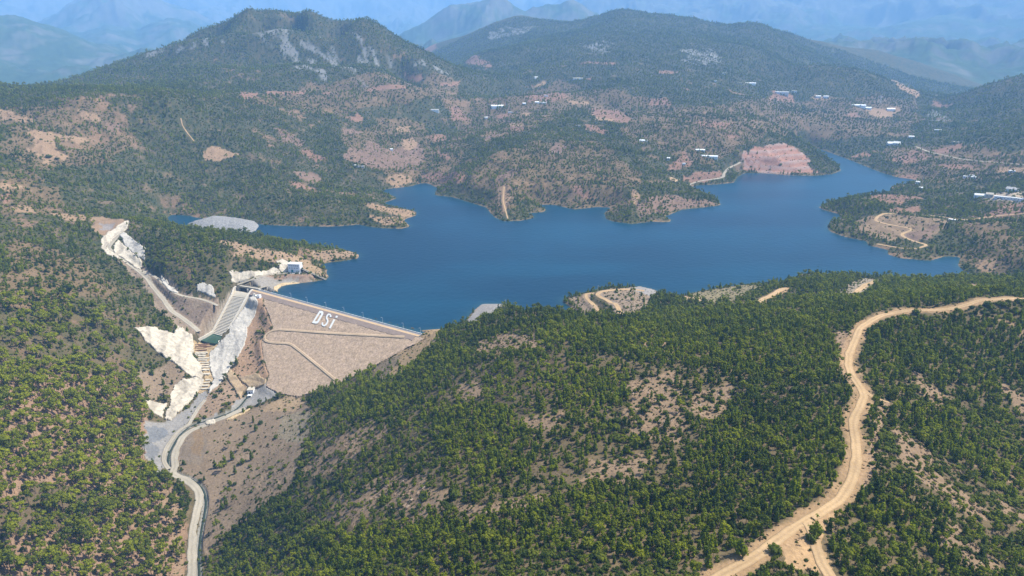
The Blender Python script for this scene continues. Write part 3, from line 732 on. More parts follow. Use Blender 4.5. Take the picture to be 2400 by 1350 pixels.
# fields and clearings on the far side of the lake
T1, T2, T3 = np.array((0.25, 0.165, 0.095)), np.array((0.205, 0.120, 0.078)), np.array((0.175, 0.115, 0.078))
for px, col, de in [
    ([(52, 293), (75, 305), (95, 308), (150, 317), (215, 329), (190, 340), (180, 335), (150, 330), (125, 325), (135, 350), (160, 370), (150, 378), (120, 375), (118, 392), (105, 385), (85, 360), (65, 352), (80, 340), (75, 318)], T1, .04),
    ([(0, 256), (25, 260), (40, 270), (75, 280), (78, 287), (55, 288), (30, 280), (0, 285)], T1, .08), ([(175, 253), (200, 265), (230, 272), (243, 288), (225, 292), (205, 282), (180, 262)], T1, .1), ([(250, 290), (290, 292), (280, 300), (260, 310), (248, 300)], T3, .2),
    ([(475, 358), (490, 342), (520, 350), (565, 364), (530, 372), (500, 378), (478, 380)], T1, .02), ([(0, 430), (40, 432), (55, 442), (20, 450), (0, 445)], T1, .2), ([(0, 458), (30, 452), (40, 465), (20, 475), (0, 478)], T2, .3), ([(35, 483), (75, 485), (80, 500), (40, 500)], T1, .2), ([(115, 500), (200, 505), (205, 515), (150, 515)], T1, .2),
    ([(808, 275), (840, 266), (852, 280), (850, 288), (830, 287)], T2, .03), ([(800, 305), (825, 300), (850, 308), (840, 315), (805, 313)], T3, .15), ([(805, 370), (825, 345), (855, 350), (860, 330), (880, 335), (900, 350), (940, 348), (945, 328), (965, 323), (985, 340), (992, 355), (995, 370), (975, 392), (930, 395), (890, 396), (850, 385), (815, 375)], T3, .07),
    ([(940, 345), (948, 328), (965, 323), (982, 338), (970, 350), (945, 352)], T1, .05), ([(1024, 350), (1058, 370), (1050, 376), (1030, 365)], T2, .05), ([(985, 415), (1010, 405), (1040, 400), (1080, 405), (1100, 420), (1070, 430), (1020, 425)], T2, .4), ([(900, 415), (940, 410), (965, 415), (970, 428), (930, 438), (915, 436)], T1, .2),
    ([(690, 402), (745, 408), (757, 425), (735, 430), (700, 420)], T3, .05), ([(672, 425), (700, 428), (745, 445), (730, 447), (690, 438)], T2, .05), ([(845, 475), (880, 480), (930, 488), (972, 496), (968, 506), (945, 509), (900, 498), (860, 485)], T1, .06), ([(865, 505), (950, 512), (958, 528), (900, 530)], T1, .45),
    ([(560, 214), (605, 218), (600, 230), (565, 232)], T2, .1), ([(620, 215), (720, 214), (715, 222), (625, 222)], T2, .1), ([(755, 218), (790, 215), (790, 222), (756, 222)], T2, .1), ([(855, 210), (955, 204), (950, 211), (860, 215)], T2, .1), ([(950, 170), (985, 178), (992, 190), (970, 194), (955, 185)], T2, .1), ([(1030, 198), (1080, 190), (1075, 200), (1035, 203)], T2, .15),
    ([(1050, 250), (1075, 250), (1110, 283), (1060, 285)], T2, .45), ([(925, 300), (965, 298), (960, 312), (930, 310)], T1, .25), ([(1000, 318), (1040, 315), (1050, 328), (1010, 330)], T2, .2), ([(640, 295), (690, 315), (720, 335), (700, 345), (660, 325)], T3, .35), ([(705, 350), (750, 365), (770, 375), (740, 382), (715, 365)], T2, .15),
    ([(1290, 350), (1305, 333), (1330, 345), (1310, 358), (1285, 358)], T3, .02), ([(1328, 233), (1385, 240), (1380, 247), (1335, 244)], T1, .1), ([(1390, 250), (1450, 258), (1485, 283), (1470, 287), (1440, 287), (1385, 275), (1390, 262)], T2, .12), ([(1390, 272), (1445, 282), (1440, 287), (1395, 281)], T1, .05), ([(1365, 290), (1400, 295), (1430, 312), (1415, 315), (1380, 305)], T2, .15),
    ([(1165, 270), (1195, 265), (1190, 275), (1165, 280)], T2, .05), ([(1225, 264), (1245, 265), (1245, 273), (1228, 272)], T1, .05), ([(1185, 290), (1230, 293), (1225, 298), (1190, 297)], T1, .05), ([(1180, 300), (1230, 300), (1228, 308), (1185, 306)], T2, .25), ([(1135, 330), (1150, 315), (1175, 308), (1170, 318), (1145, 332)], T3, .15), ([(1165, 412), (1200, 400), (1207, 412), (1180, 430), (1160, 425)], T3, .1),
    ([(1165, 430), (1200, 432), (1195, 470), (1180, 500), (1170, 480)], T1, .45), ([(1255, 200), (1280, 190), (1275, 202), (1255, 205)], T1, .1), ([(1375, 185), (1390, 181), (1388, 188), (1376, 189)], T2, .05), ([(1095, 140), (1125, 138), (1150, 147), (1120, 155), (1090, 150)], T2, .2), ([(1130, 155), (1150, 150), (1156, 158), (1140, 162)], T2, .1), ([(970, 98), (1020, 94), (1025, 112), (1005, 125)], T2, .05),
    ([(1230, 225), (1300, 215), (1330, 228), (1290, 240), (1240, 240)], T2, .5), ([(1360, 145), (1450, 148), (1440, 152), (1360, 150)], T2, .3), ([(1540, 165), (1590, 168), (1580, 175), (1545, 172)], T2, .2), ([(1560, 400), (1600, 355), (1612, 370), (1630, 385), (1600, 392)], T2, .3), ([(1600, 412), (1690, 405), (1690, 415), (1640, 430), (1600, 425)], T2, .2), ([(1570, 416), (1592, 421), (1586, 428), (1568, 422)], TAN, .05),
    ([(1630, 285), (1720, 288), (1715, 300), (1640, 298)], T2, .45), ([(1700, 310), (1735, 322), (1710, 328)], T2, .3), ([(1490, 480), (1560, 455), (1600, 465), (1660, 470), (1680, 480), (1600, 489), (1540, 500), (1500, 510)], T3, .5), ([(1480, 440), (1500, 455), (1490, 480), (1478, 470)], T1, .4), ([(1340, 430), (1370, 445), (1400, 470), (1370, 470), (1345, 455)], T2, .5),
    ([(1975, 270), (2010, 262), (2015, 275), (1990, 275)], T2, .03), ([(2030, 255), (2105, 250), (2110, 262), (2070, 278), (2040, 270)], T1, .06), ([(1990, 370), (2030, 355), (2045, 365), (2000, 375)], T2, .2), ([(2185, 352), (2255, 336), (2250, 350), (2210, 362)], T2, .08), ([(2080, 375), (2150, 350), (2180, 370), (2120, 385)], T2, .35), ([(2090, 185), (2120, 200), (2160, 225), (2145, 230), (2100, 200)], T1, .15), ([(2185, 235), (2230, 245), (2225, 253), (2185, 248)], T2, .15),
    ([(1810, 210), (1865, 225), (1860, 240), (1800, 235)], T2, .4), ([(1900, 225), (1945, 228), (1940, 235), (1905, 234)], T1, .2), ([(2100, 415), (2150, 410), (2155, 422), (2120, 425)], T2, .15), ([(2200, 390), (2260, 385), (2300, 392), (2230, 398)], T2, .3),
    ([(2035, 460), (2070, 456), (2160, 462), (2160, 472), (2110, 480), (2060, 475)], T2, .06), ([(2078, 489), (2150, 482), (2162, 498), (2095, 499)], T2, .03), ([(1990, 520), (2055, 506), (2090, 502), (2150, 507), (2230, 516), (2215, 530), (2180, 558), (2150, 568), (2110, 558), (2080, 565), (2020, 545)], (0.28, 0.195, 0.115), .10), ([(2120, 545), (2200, 525), (2180, 558), (2150, 566), (2125, 556)], T3, .03),
    ([(2280, 462), (2330, 455), (2400, 448), (2400, 475), (2330, 472)], (0.45, 0.36, 0.26), .15), ([(2280, 508), (2340, 485), (2400, 470), (2400, 500), (2330, 512)], T2, .35), ([(2290, 610), (2340, 608), (2330, 640), (2290, 635)], T1, .45),
    ([(2330, 395), (2400, 392), (2400, 405), (2340, 405)], T1, .1), ([(1520, 235), (1560, 228), (1580, 245), (1530, 248)], T2, .4),
]:
    zone(px, col, de, rough=0.004)
zone([(1922, 484), (2000, 466), (2070, 478), (2100, 500), (2050, 507), (1985, 515), (1965, 503)], None, 0.95, pine=.7)
zone([(2160, 478), (2250, 470), (2340, 490), (2270, 512), (2170, 500)], None, 0.95, pine=.7)
zone([(1955, 540), (2000, 535), (2090, 565), (2150, 580), (2050, 580), (1985, 560)], None, 0.85, pine=.6)
# red hillside cut of the quarry, terraced
QX = zone([(1735, 368), (1770, 346), (1830, 335), (1862, 345), (1887, 366), (1897, 390), (1915, 404), (1850, 409), (1790, 405), (1745, 400)], (0.40, 0.215, 0.145), 0.03)
tz = H[QX]
band = smooth(0.15, 0.5, np.sin(tz * 0.62 + 1.2 * f1[QX]))
C[QX] = C[QX] * (1 - 0.45 * band[:, None]) + np.array((0.30, 0.255, 0.23))[None] * 0.45 * band[:, None]
H[QX] += 2.0 * np.sin(tz * 0.62) - 1.0
# mountain cliffs: grey limestone bands
for px in [[(600, 80), (650, 60), (700, 90), (740, 150), (770, 195), (740, 190), (690, 150), (640, 110)], [(730, 70), (770, 90), (800, 130), (850, 195), (820, 190), (770, 150), (735, 110)], [(830, 85), (880, 90), (930, 140), (900, 150), (850, 120)], [(430, 110), (490, 92), (520, 100), (470, 125), (430, 125)], [(310, 130), (400, 100), (420, 115), (330, 140)],
           [(960, 145), (1000, 150), (1060, 185), (1030, 190), (980, 165)], [(1150, 70), (1200, 55), (1260, 60), (1200, 85), (1150, 90)], [(1350, 110), (1440, 90), (1430, 120), (1380, 125)], [(1600, 120), (1660, 110), (1700, 140), (1660, 160), (1610, 150)], [(2180, 250), (2210, 280), (2185, 300), (2170, 270)]]:
    ix = zone(px, None, None, rough=0.02)
    k = (0.75 * smooth(0.0, 0.3, ridged(X[ix] * 0.9 + Y[ix] * 0.5, Y[ix] * 0.22 - X[ix] * 0.12, 45, 5, 13.0) - 0.50 + 0.25 * f1[ix]))[:, None]
    C[ix] = C[ix] * (1 - k) + GREYROCK[None] * k
    DENS[ix] *= (1 - 0.9 * k[:, 0])
BARE = [
    [(316, 770), (345, 767), (380, 775), (405, 782), (418, 768), (432, 776), (452, 790), (455, 815), (452, 835), (470, 855), (478, 882), (470, 892), (450, 885), (425, 868), (400, 848), (370, 830), (340, 800)],
    [(478, 890), (460, 890), (430, 890), (412, 905), (398, 925), (402, 945), (385, 985), (400, 990), (430, 960), (462, 925), (476, 905)],
    [(338, 942), (350, 940), (393, 948), (380, 982), (366, 976), (350, 962)],
    [(600, 690), (604, 720), (596, 745), (582, 770), (577, 795), (560, 838), (545, 858), (520, 895), (495, 920), (488, 925), (500, 890), (492, 862), (492, 832), (503, 815), (520, 800), (536, 782), (548, 755), (575, 708), (588, 692)],
    [(236, 560), (252, 548), (290, 522), (306, 519), (300, 536), (275, 553), (258, 568), (249, 580), (262, 592), (280, 602), (276, 607), (250, 598), (238, 585)],
    [(266, 578), (278, 563), (290, 575), (334, 616), (328, 634), (318, 630), (290, 608), (270, 597)],
    [(282, 553), (290, 545), (310, 560), (342, 585), (340, 612), (320, 603), (292, 577)],
    [(463, 668), (478, 666), (500, 672), (506, 700), (500, 702), (480, 690), (462, 685)],
    [(536, 640), (545, 635), (580, 637), (596, 640), (640, 628), (650, 630), (660, 640), (625, 645), (588, 654), (552, 668), (541, 665), (542, 652)],
    [(647, 615), (660, 611), (682, 616), (676, 636), (664, 640), (655, 632)],
    [(374, 646), (385, 652), (400, 672), (420, 686), (418, 690), (398, 684), (380, 664)],
    [(541, 865), (553, 880), (578, 915), (570, 922), (562, 938), (556, 925), (545, 908), (535, 895), (532, 880)],
    [(556, 884), (600, 878), (625, 890), (620, 905), (582, 912)],
    [(533, 985), (552, 975), (590, 957), (580, 966), (545, 984), (530, 990)],
    [(478, 992), (490, 986), (505, 985), (506, 992), (495, 998), (482, 998)],
    [(642, 672), (660, 664), (700, 663.6), (708, 666), (680, 669), (660, 672), (650, 680), (652, 687), (640, 684)],
    [(452, 800), (512, 806), (500, 825), (492, 840), (500, 888), (488, 918), (462, 922), (478, 890), (466, 845), (452, 825)],
]
# shoreline: a bare drawdown rim
rim = smooth(4.5, 1.0, SD + 5 * f2 + 4 * f1) * (SD > -20) * (R > 620)
rim = rim * smooth(-0.25, 0.35, f1 + 0.6 * f2)
C = C * (1 - 0.85 * rim[..., None]) + np.array((0.29, 0.19, 0.12))[None, None] * 0.85 * rim[..., None]
DENS *= (SD > 1.2 + 2.5 * f2) | (SD < -900)
DENS[(SD < 1.2)] = 0
ix = inside(X, Y, FACE)
DENS[ix] = 0
TUFT[ix] = 0
TUFT[SD < 1.5] = 0
for px in BARE:
    zone(px, None, 0.0, rough=0.003)
for nm, (line, half) in ROADS.items():
    ix, d, z = near_line(line, half + 2.2)
    DENS[ix] = 0
    TUFT[ix] = np.where(d > half * .8, 0.5, 0)
ix, d, z = near_line(stream, 2.6)
DENS[ix] = 0
C[ix] = (0.20, 0.19, 0.16)
ix, d, z = near_line(catmull(sp_line, 4), 17)
DENS[ix] = 0
TUFT[ix] = 0
C[ix] = np.array((0.30, 0.25, 0.19))[None] * (1 + .3 * f2[ix])[:, None]
zone([(540, 680), (612, 690), (604, 760), (582, 800), (560, 842), (525, 810), (468, 800), (455, 800), (460, 780), (495, 770)], None, 0.0)
ix, d, z = near_line(np.array([POOL[:2].mean(0), POOL[2:].mean(0)]), 22)
DENS[ix] = 0
TUFT[ix] = 0
ix, d, z = near_line(ROADS['ridge'][0], 12)
k = (smooth(8.5, 3.5, d + 4 * f2[ix]) * 0.8)[:, None]
C[ix] = C[ix] * (1 - k) + TAN[None] * np.array((0.92, 0.86, 0.82))[None] * k
DENS[ix] *= np.where(d < 5.0, 0.05, 1)
cr = (face_d > -32) & (face_d < CREST_W + 3) & (al > -34) & (al < DLEN + 4)
DENS[cr] = 0
TUFT[cr] = 0

# what the eye point sees (a generous margin keeps what a step aside would show)
ang = (H + 3 - CAM_H) / R
VIS = ang >= np.maximum.accumulate(np.vstack([np.full((1, NA), -9.0), (H - CAM_H)[:-1] / R[:-1]]), axis=0) - 12.0 / R
del ang

# ------------------------------------------------------------------ materials
def new_mat(name, color=None, rough=0.85, noise=0.0, scale=0.3, bump=0.0, bscale=1.0, attr=None, spec=0.2, color2=None, stretch=None):
    m = bpy.data.materials.new(name)
    m.use_nodes = True
    nt = m.node_tree
    N, K = nt.nodes, nt.links
    b = N['Principled BSDF']
    b.inputs['Roughness'].default_value = rough
    b.inputs['Specular IOR Level'].default_value = spec
    g = N.new('ShaderNodeTexCoord')
    src = g.outputs['Object']
    if stretch:
        mp = N.new('ShaderNodeMapping')
        mp.inputs['Scale'].default_value = stretch
        K.new(src, mp.inputs['Vector'])
        src = mp.outputs[0]
    if attr:
        a = N.new('ShaderNodeAttribute')
        a.attribute_name = attr
        col = a.outputs['Color']
    else:
        c = N.new('ShaderNodeRGB')
        c.outputs[0].default_value = (*color, 1)
        col = c.outputs[0]
    if noise or color2 is not None:
        t = N.new('ShaderNodeTexNoise')
        t.inputs['Scale'].default_value = scale
        t.inputs['Detail'].default_value = 6
        t.inputs['Roughness'].default_value = 0.65
        K.new(src, t.inputs['Vector'])
        if color2 is not None:
            mr = N.new('ShaderNodeMapRange')
            mr.inputs[1].default_value = 0.38
            mr.inputs[2].default_value = 0.62
            K.new(t.outputs['Fac'], mr.inputs[0])
            mx = N.new('ShaderNodeMix')
            mx.data_type = 'RGBA'
            K.new(mr.outputs[0], mx.inputs['Factor'])
            K.new(col, mx.inputs['A'])
            mx.inputs['B'].default_value = (*color2, 1)
            col = mx.outputs['Result']
        if noise:
            mr = N.new('ShaderNodeMapRange')
            mr.inputs[1].default_value = 0.25
            mr.inputs[2].default_value = 0.75
            mr.inputs[3].default_value = 1 - noise
            mr.inputs[4].default_value = 1 + noise
            K.new(t.outputs['Fac'], mr.inputs[0])
            mm = N.new('ShaderNodeMix')
            mm.data_type = 'RGBA'
            mm.blend_type = 'MULTIPLY'
            mm.inputs['Factor'].default_value = 1
            K.new(col, mm.inputs['A'])
            K.new(mr.outputs[0], mm.inputs['B'])
            col = mm.outputs['Result']
    K.new(col, b.inputs['Base Color'])
    if bump:
        t2 = N.new('ShaderNodeTexNoise')
        t2.inputs['Scale'].default_value = bscale
        t2.inputs['Detail'].default_value = 8
        t2.inputs['Roughness'].default_value = 0.65
        K.new(src, t2.inputs['Vector'])
        bp = N.new('ShaderNodeBump')
        bp.inputs['Strength'].default_value = 1.0
        bp.inputs['Distance'].default_value = bump
        K.new(t2.outputs['Fac'], bp.inputs['Height'])
        K.new(bp.outputs[0], b.inputs['Normal'])
    return m


def leaf_mat(name, dark, light, trans=0.42):
    m = bpy.data.materials.new(name)
    m.use_nodes = True
    nt = m.node_tree
    N, K = nt.nodes, nt.links
    b = N['Principled BSDF']
    b.inputs['Roughness'].default_value = 0.8
    b.inputs['Specular IOR Level'].default_value = 0.12
    a = N.new('ShaderNodeAttribute')
    a.attribute_type = 'INSTANCER'
    a.attribute_name = 'tint'
    g = N.new('ShaderNodeTexCoord')
    t = N.new('ShaderNodeTexNoise')
    t.inputs['Scale'].default_value = 0.9
    t.inputs['Detail'].default_value = 3
    K.new(g.outputs['Object'], t.inputs['Vector'])
    ma = N.new('ShaderNodeMath')
    ma.operation = 'MULTIPLY_ADD'
    ma.inputs[1].default_value = 1.1
    K.new(t.outputs['Fac'], ma.inputs[0])
    sb = N.new('ShaderNodeMath')
    sb.operation = 'SUBTRACT'
    sb.inputs[1].default_value = 0.55
    K.new(a.outputs['Fac'], sb.inputs[0])
    K.new(sb.outputs[0], ma.inputs[2])
    mx = N.new('ShaderNodeMix')
    mx.data_type = 'RGBA'
    mx.clamp_factor = True
    K.new(ma.outputs[0], mx.inputs['Factor'])
    mx.inputs['A'].default_value = (*dark, 1)
    mx.inputs['B'].default_value = (*light, 1)
    K.new(mx.outputs['Result'], b.inputs['Base Color'])
    tr = N.new('ShaderNodeBsdfTranslucent')
    K.new(mx.outputs['Result'], tr.inputs['Color'])
    ms = N.new('ShaderNodeMixShader')
    ms.inputs[0].default_value = trans
    K.new(b.outputs[0], ms.inputs[1])
    K.new(tr.outputs[0], ms.inputs[2])
    K.new(ms.outputs[0], N['Material Output'].inputs['Surface'])
    return m


M = {}
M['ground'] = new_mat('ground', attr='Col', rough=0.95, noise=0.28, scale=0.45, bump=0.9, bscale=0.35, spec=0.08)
M['range'] = new_mat('range', attr='Col', rough=0.95, noise=0.25, scale=0.012, spec=0.05)
M['dirt'] = new_mat('dirt', (0.46, 0.33, 0.195), 0.95, 0.26, 0.16, 0.3, 0.6, spec=0.08, color2=(0.38, 0.265, 0.155))
M['gravel_road'] = new_mat('gravel_road', (0.38, 0.34, 0.275), 0.95, 0.26, 0.2, 0.2, 0.8, spec=0.1, color2=(0.31, 0.275, 0.225))
M['track'] = new_mat('track', attr='Col', rough=0.95, noise=0.15, scale=0.6, bump=0.3, bscale=0.7, spec=0.08)
M['asphalt'] = new_mat('asphalt', (0.20, 0.19, 0.185), 0.9, 0.15, 0.3, spec=0.2)
M['concrete'] = new_mat('concrete', (0.52, 0.47, 0.385), 0.85, 0.16, 0.35, 0.05, 1.2, spec=0.25)
M['concrete_pale'] = new_mat('concrete_pale', (0.42, 0.375, 0.295), 0.85, 0.14, 0.3, spec=0.2)
M['concrete_grey'] = new_mat('concrete_grey', (0.40, 0.39, 0.37), 0.85, 0.18, 0.4, spec=0.2)
M['sprayed'] = new_mat('sprayed', attr='Col', rough=0.9, noise=0.16, scale=0.35, bump=1.4, bscale=0.22, spec=0.1)
M['shotcrete'] = new_mat('shotcrete', (0.50, 0.44, 0.335), 0.9, 0.22, 0.12, 1.6, 0.22, spec=0.1, color2=(0.41, 0.365, 0.30))
M['shotcrete_grey'] = new_mat('shotcrete_grey', (0.43, 0.40, 0.35), 0.9, 0.28, 0.10, 1.4, 0.25, spec=0.1, color2=(0.34, 0.32, 0.29))  # greyer copy, its tone carrying shade on the slope right of the chute
M['rockfill'] = new_mat('rockfill', (0.43, 0.315, 0.21), 0.95, 0.4, 0.22, 0.4, 0.9, spec=0.08, color2=(0.345, 0.25, 0.175))
M['riprap'] = new_mat('riprap', (0.23, 0.225, 0.215), 0.95, 0.5, 0.35, 1.6, 0.4, spec=0.08)
M['crest_fill'] = new_mat('crest_fill', (0.27, 0.205, 0.165), 0.95, 0.2, 0.3, spec=0.08)
_nt = M['rockfill'].node_tree
_v = _nt.nodes.new('ShaderNodeTexVoronoi')
_v.inputs['Scale'].default_value = 0.75
_g = _nt.nodes.new('ShaderNodeTexCoord')
_nt.links.new(_g.outputs['Object'], _v.inputs['Vector'])
_s = _nt.nodes.new('ShaderNodeSeparateColor')
_nt.links.new(_v.outputs['Color'], _s.inputs[0])
_r = _nt.nodes.new('ShaderNodeMapRange')
_r.inputs[3].default_value = 0.78
_r.inputs[4].default_value = 1.22
_nt.links.new(_s.outputs[0], _r.inputs[0])
_m = _nt.nodes.new('ShaderNodeMix')
_m.data_type = 'RGBA'
_m.blend_type = 'MULTIPLY'
_m.inputs['Factor'].default_value = 1
_b = _nt.nodes['Principled BSDF']
_nt.links.new(_b.inputs['Base Color'].links[0].from_socket, _m.inputs['A'])
_nt.links.new(_r.outputs[0], _m.inputs['B'])
_nt.links.new(_m.outputs['Result'], _b.inputs['Base Color'])
M['white_paint'] = new_mat('white_paint', (0.62, 0.62, 0.59), 0.7, 0.05, 0.3)
M['wall_white'] = new_mat('wall_white', (0.74, 0.76, 0.80), 0.8, 0.06, 0.3)
M['glass'] = new_mat('glass', (0.05, 0.08, 0.13), 0.2, spec=0.5)
M['teal'] = new_mat('teal', (0.03, 0.22, 0.24), 0.6)
M['dark'] = new_mat('dark', (0.04, 0.035, 0.035), 0.9)
M['steel'] = new_mat('steel', (0.45, 0.46, 0.47), 0.5, 0.1, 0.5, spec=0.4)
M['galvanised'] = new_mat('galvanised', (0.55, 0.56, 0.57), 0.45, spec=0.4)
M['rust'] = new_mat('rust', (0.20, 0.12, 0.075), 0.9, 0.2, 0.6)
M['brown_bed'] = new_mat('brown_bed', (0.27, 0.185, 0.095), 0.7, 0.25, 0.25, 0.2, 0.8, color2=(0.38, 0.28, 0.15))
M['terracotta'] = new_mat('terracotta', (0.36, 0.15, 0.085), 0.9, 0.15, 0.5)
M['plastic_film'] = new_mat('plastic_film', (0.82, 0.84, 0.84), 0.5, 0.04, 0.3, spec=0.4)
M['red_cut'] = new_mat('red_cut', attr='Col', rough=0.95, noise=0.25, scale=0.2, bump=1.5, bscale=0.15, spec=0.08)
M['bark'] = new_mat('bark', (0.16, 0.10, 0.065), 0.95, 0.2, 2.0)
M['tan_cut'] = new_mat('tan_cut', (0.44, 0.33, 0.19), 0.95, 0.25, 0.2, 0.8, 0.4, spec=0.08)
M['pine_leaf'] = leaf_mat('pine_leaf', (0.066, 0.092, 0.008), (0.275, 0.295, 0.014))
M['young_leaf'] = leaf_mat('young_leaf', (0.054, 0.088, 0.006), (0.245, 0.290, 0.008))
M['bush_leaf'] = leaf_mat('bush_leaf', (0.038, 0.060, 0.008), (0.165, 0.185, 0.014), 0.3)
M['dry_leaf'] = leaf_mat('dry_leaf', (0.060, 0.048, 0.026), (0.13, 0.100, 0.055), 0.1)
# water: deep blue body, a little murky green in the shallows
mw = new_mat('lake_water', attr='Col', rough=0.28, spec=0.12)
nt = mw.node_tree
t2 = nt.nodes.new('ShaderNodeTexNoise')
t2.inputs['Scale'].default_value = 0.12
t2.inputs['Detail'].default_value = 6
g2 = nt.nodes.new('ShaderNodeTexCoord')
nt.links.new(g2.outputs['Object'], t2.inputs['Vector'])
bp = nt.nodes.new('ShaderNodeBump')
bp.inputs['Distance'].default_value = 0.35
nt.links.new(t2.outputs['Fac'], bp.inputs['Height'])
nt.links.new(bp.outputs[0], nt.nodes['Principled BSDF'].inputs['Normal'])
M['lake_water'] = mw
M['river_water'] = new_mat('river_water', (0.030, 0.042, 0.028), 0.2, 0.2, 0.4, spec=0.25)
M['pool_water'] = new_mat('pool_water', (0.008, 0.050, 0.029), 0.2, 0.12, 0.2, spec=0.4)


# ------------------------------------------------------------------ object helpers
def link(name, me, mat=None, parent=None, smooth_=False):
    o = bpy.data.objects.new(name, me)
    COL.objects.link(o)
    if mat is not None:
        me.materials.append(mat)
    if parent is not None:
        o.parent = parent
        o.matrix_parent_inverse = Matrix.Translation(-parent.location)
    if smooth_:
        me.polygons.foreach_set('use_smooth', np.ones(len(me.polygons), bool))
    return o


def tag(o, label=None, cat=None, group=None, kind=None):
    if label:
        o['label'] = label
    if cat:
        o['category'] = cat
    if group:
        o['group'] = group
    if kind:
        o['kind'] = kind
    return o


def empty(name, loc):
    o = bpy.data.objects.new(name, None)
    COL.objects.link(o)
    o.location = loc
    o.empty_display_size = 2
    return o


def np_mesh(name, V, Fq):
    """mesh from numpy vertices and a list/array of faces of one size"""
    me = bpy.data.meshes.new(name)
    V = np.asarray(V, np.float32)
    Fq = np.asarray(Fq, np.int32)
    me.vertices.add(len(V))
    me.vertices.foreach_set('co', V.ravel())
    k = Fq.shape[1]
    me.loops.add(Fq.size)
    me.loops.foreach_set('vertex_index', Fq.ravel())
    me.polygons.add(len(Fq))
    me.polygons.foreach_set('loop_start', np.arange(0, Fq.size, k, dtype=np.int32))
    me.update(calc_edges=True)
    return me


def py_mesh(name, V, F):
    me = bpy.data.meshes.new(name)
    me.from_pydata([tuple(map(float, v)) for v in V], [], [tuple(map(int, f)) for f in F])
    me.update()
    bm = bmesh.new()
    bm.from_mesh(me)
    bmesh.ops.recalc_face_normals(bm, faces=bm.faces)
    bm.to_mesh(me)
    bm.free()
    return me


class MB:
    """collects boxes, prisms and tubes into one mesh"""

    def __init__(self):
        self.V, self.F = [], []

    def add(self, V, F):
        o = len(self.V)
        self.V += [tuple(map(float, v)) for v in V]
        self.F += [tuple(i + o for i in f) for f in F]
        return self

    def hexa(self, bot, top):
        """bot, top: matching rings of n points"""
        n = len(bot)
        F = [tuple(range(n))[::-1], tuple(range(n, 2 * n))] + [(i, (i + 1) % n, n + (i + 1) % n, n + i) for i in range(n)]
        return self.add(list(bot) + list(top), F)

    def box(self, o, ex, ey, ez):
        o, ex, ey, ez = (np.asarray(q, float) for q in (o, ex, ey, ez))
        b = [o, o + ex, o + ex + ey, o + ey]
        return self.hexa(b, [p + ez for p in b])

    def tube(self, p, q, r, r2=None, n=8):
        p, q = np.asarray(p, float), np.asarray(q, float)
        r2 = r if r2 is None else r2
        d = (q - p) / np.linalg.norm(q - p)
        a = np.cross(d, (0, 0, 1) if abs(d[2]) < 0.9 else (1, 0, 0))
        a /= np.linalg.norm(a)
        b = np.cross(d, a)
        ring = lambda c, rr: [c + rr * (math.cos(t) * a + math.sin(t) * b) for t in np.linspace(0, 2 * math.pi, n, endpoint=False)]
        return self.hexa(ring(p, r), ring(q, r2))

    def build(self, name, mat, parent=None):
        return link(name, py_mesh(name, self.V, self.F), mat, parent)


# ------------------------------------------------------------------ terrain mesh
def grid_mesh(name, X, Y, Z, C, mat):
    nr, na = X.shape
    V = np.stack([X, Y, Z], -1).reshape(-1, 3)
    i = np.arange(nr * na, dtype=np.int32).reshape(nr, na)
    Fq = np.stack([i[:-1, 1:], i[:-1, :-1], i[1:, :-1], i[1:, 1:]], -1).reshape(-1, 4)
    me = np_mesh(name, V, Fq[:, ::-1])
    ca = me.color_attributes.new('Col', 'FLOAT_COLOR', 'POINT')
    ca.data.foreach_set('color', np.concatenate([np.clip(C, 0.01, 0.85), np.ones((nr, na, 1))], -1).astype(np.float32).ravel())
    return link(name, me, mat, None, True)


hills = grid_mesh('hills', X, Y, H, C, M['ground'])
tag(hills, kind='structure', label='wooded hills and valley around the reservoir')

# the far ranges
NA2, NR2 = 1250, 460
az2, lr2 = np.linspace(AZ0, AZ1, NA2), np.linspace(math.log(5050), math.log(27000), NR2)
A2, L2 = np.meshgrid(az2, lr2)
R2 = np.exp(L2)
X2, Y2 = R2 * np.sin(A2), R2 * np.cos(A2)
H2 = ridge_field(X2, Y2, R2, L2, A2, RIDGES) + 20 + (R2 - 5100) * 0.02 + 40 * fbm(X2, Y2, 900, 5)
Hh = blerp(H, AZ0, AZ1, L0, L1, A2, np.minimum(L2, L1 - 1e-6))
t2_ = smooth(5190, 6200, R2)
H2 = (Hh - 3 * (R2 < 5190)) * (1 - t2_) + H2 * t2_
g2r = np.gradient(H2, axis=0) / np.gradient(R2, axis=0)
st2 = np.abs(g2r)
C2 = mix(FOREST * 0.9, np.array((0.13, 0.125, 0.10)), smooth(-0.1, 0.6, fbm(X2, Y2, 300, 5, 0.65, 4.0) + 0.6 * (st2 - 0.3) + smooth(500, 1000, H2) * 0.5))
mts = grid_mesh('mountains', X2, Y2, H2, C2, M['range'])
tag(mts, kind='structure', label='blue hazy mountain ranges on the horizon')

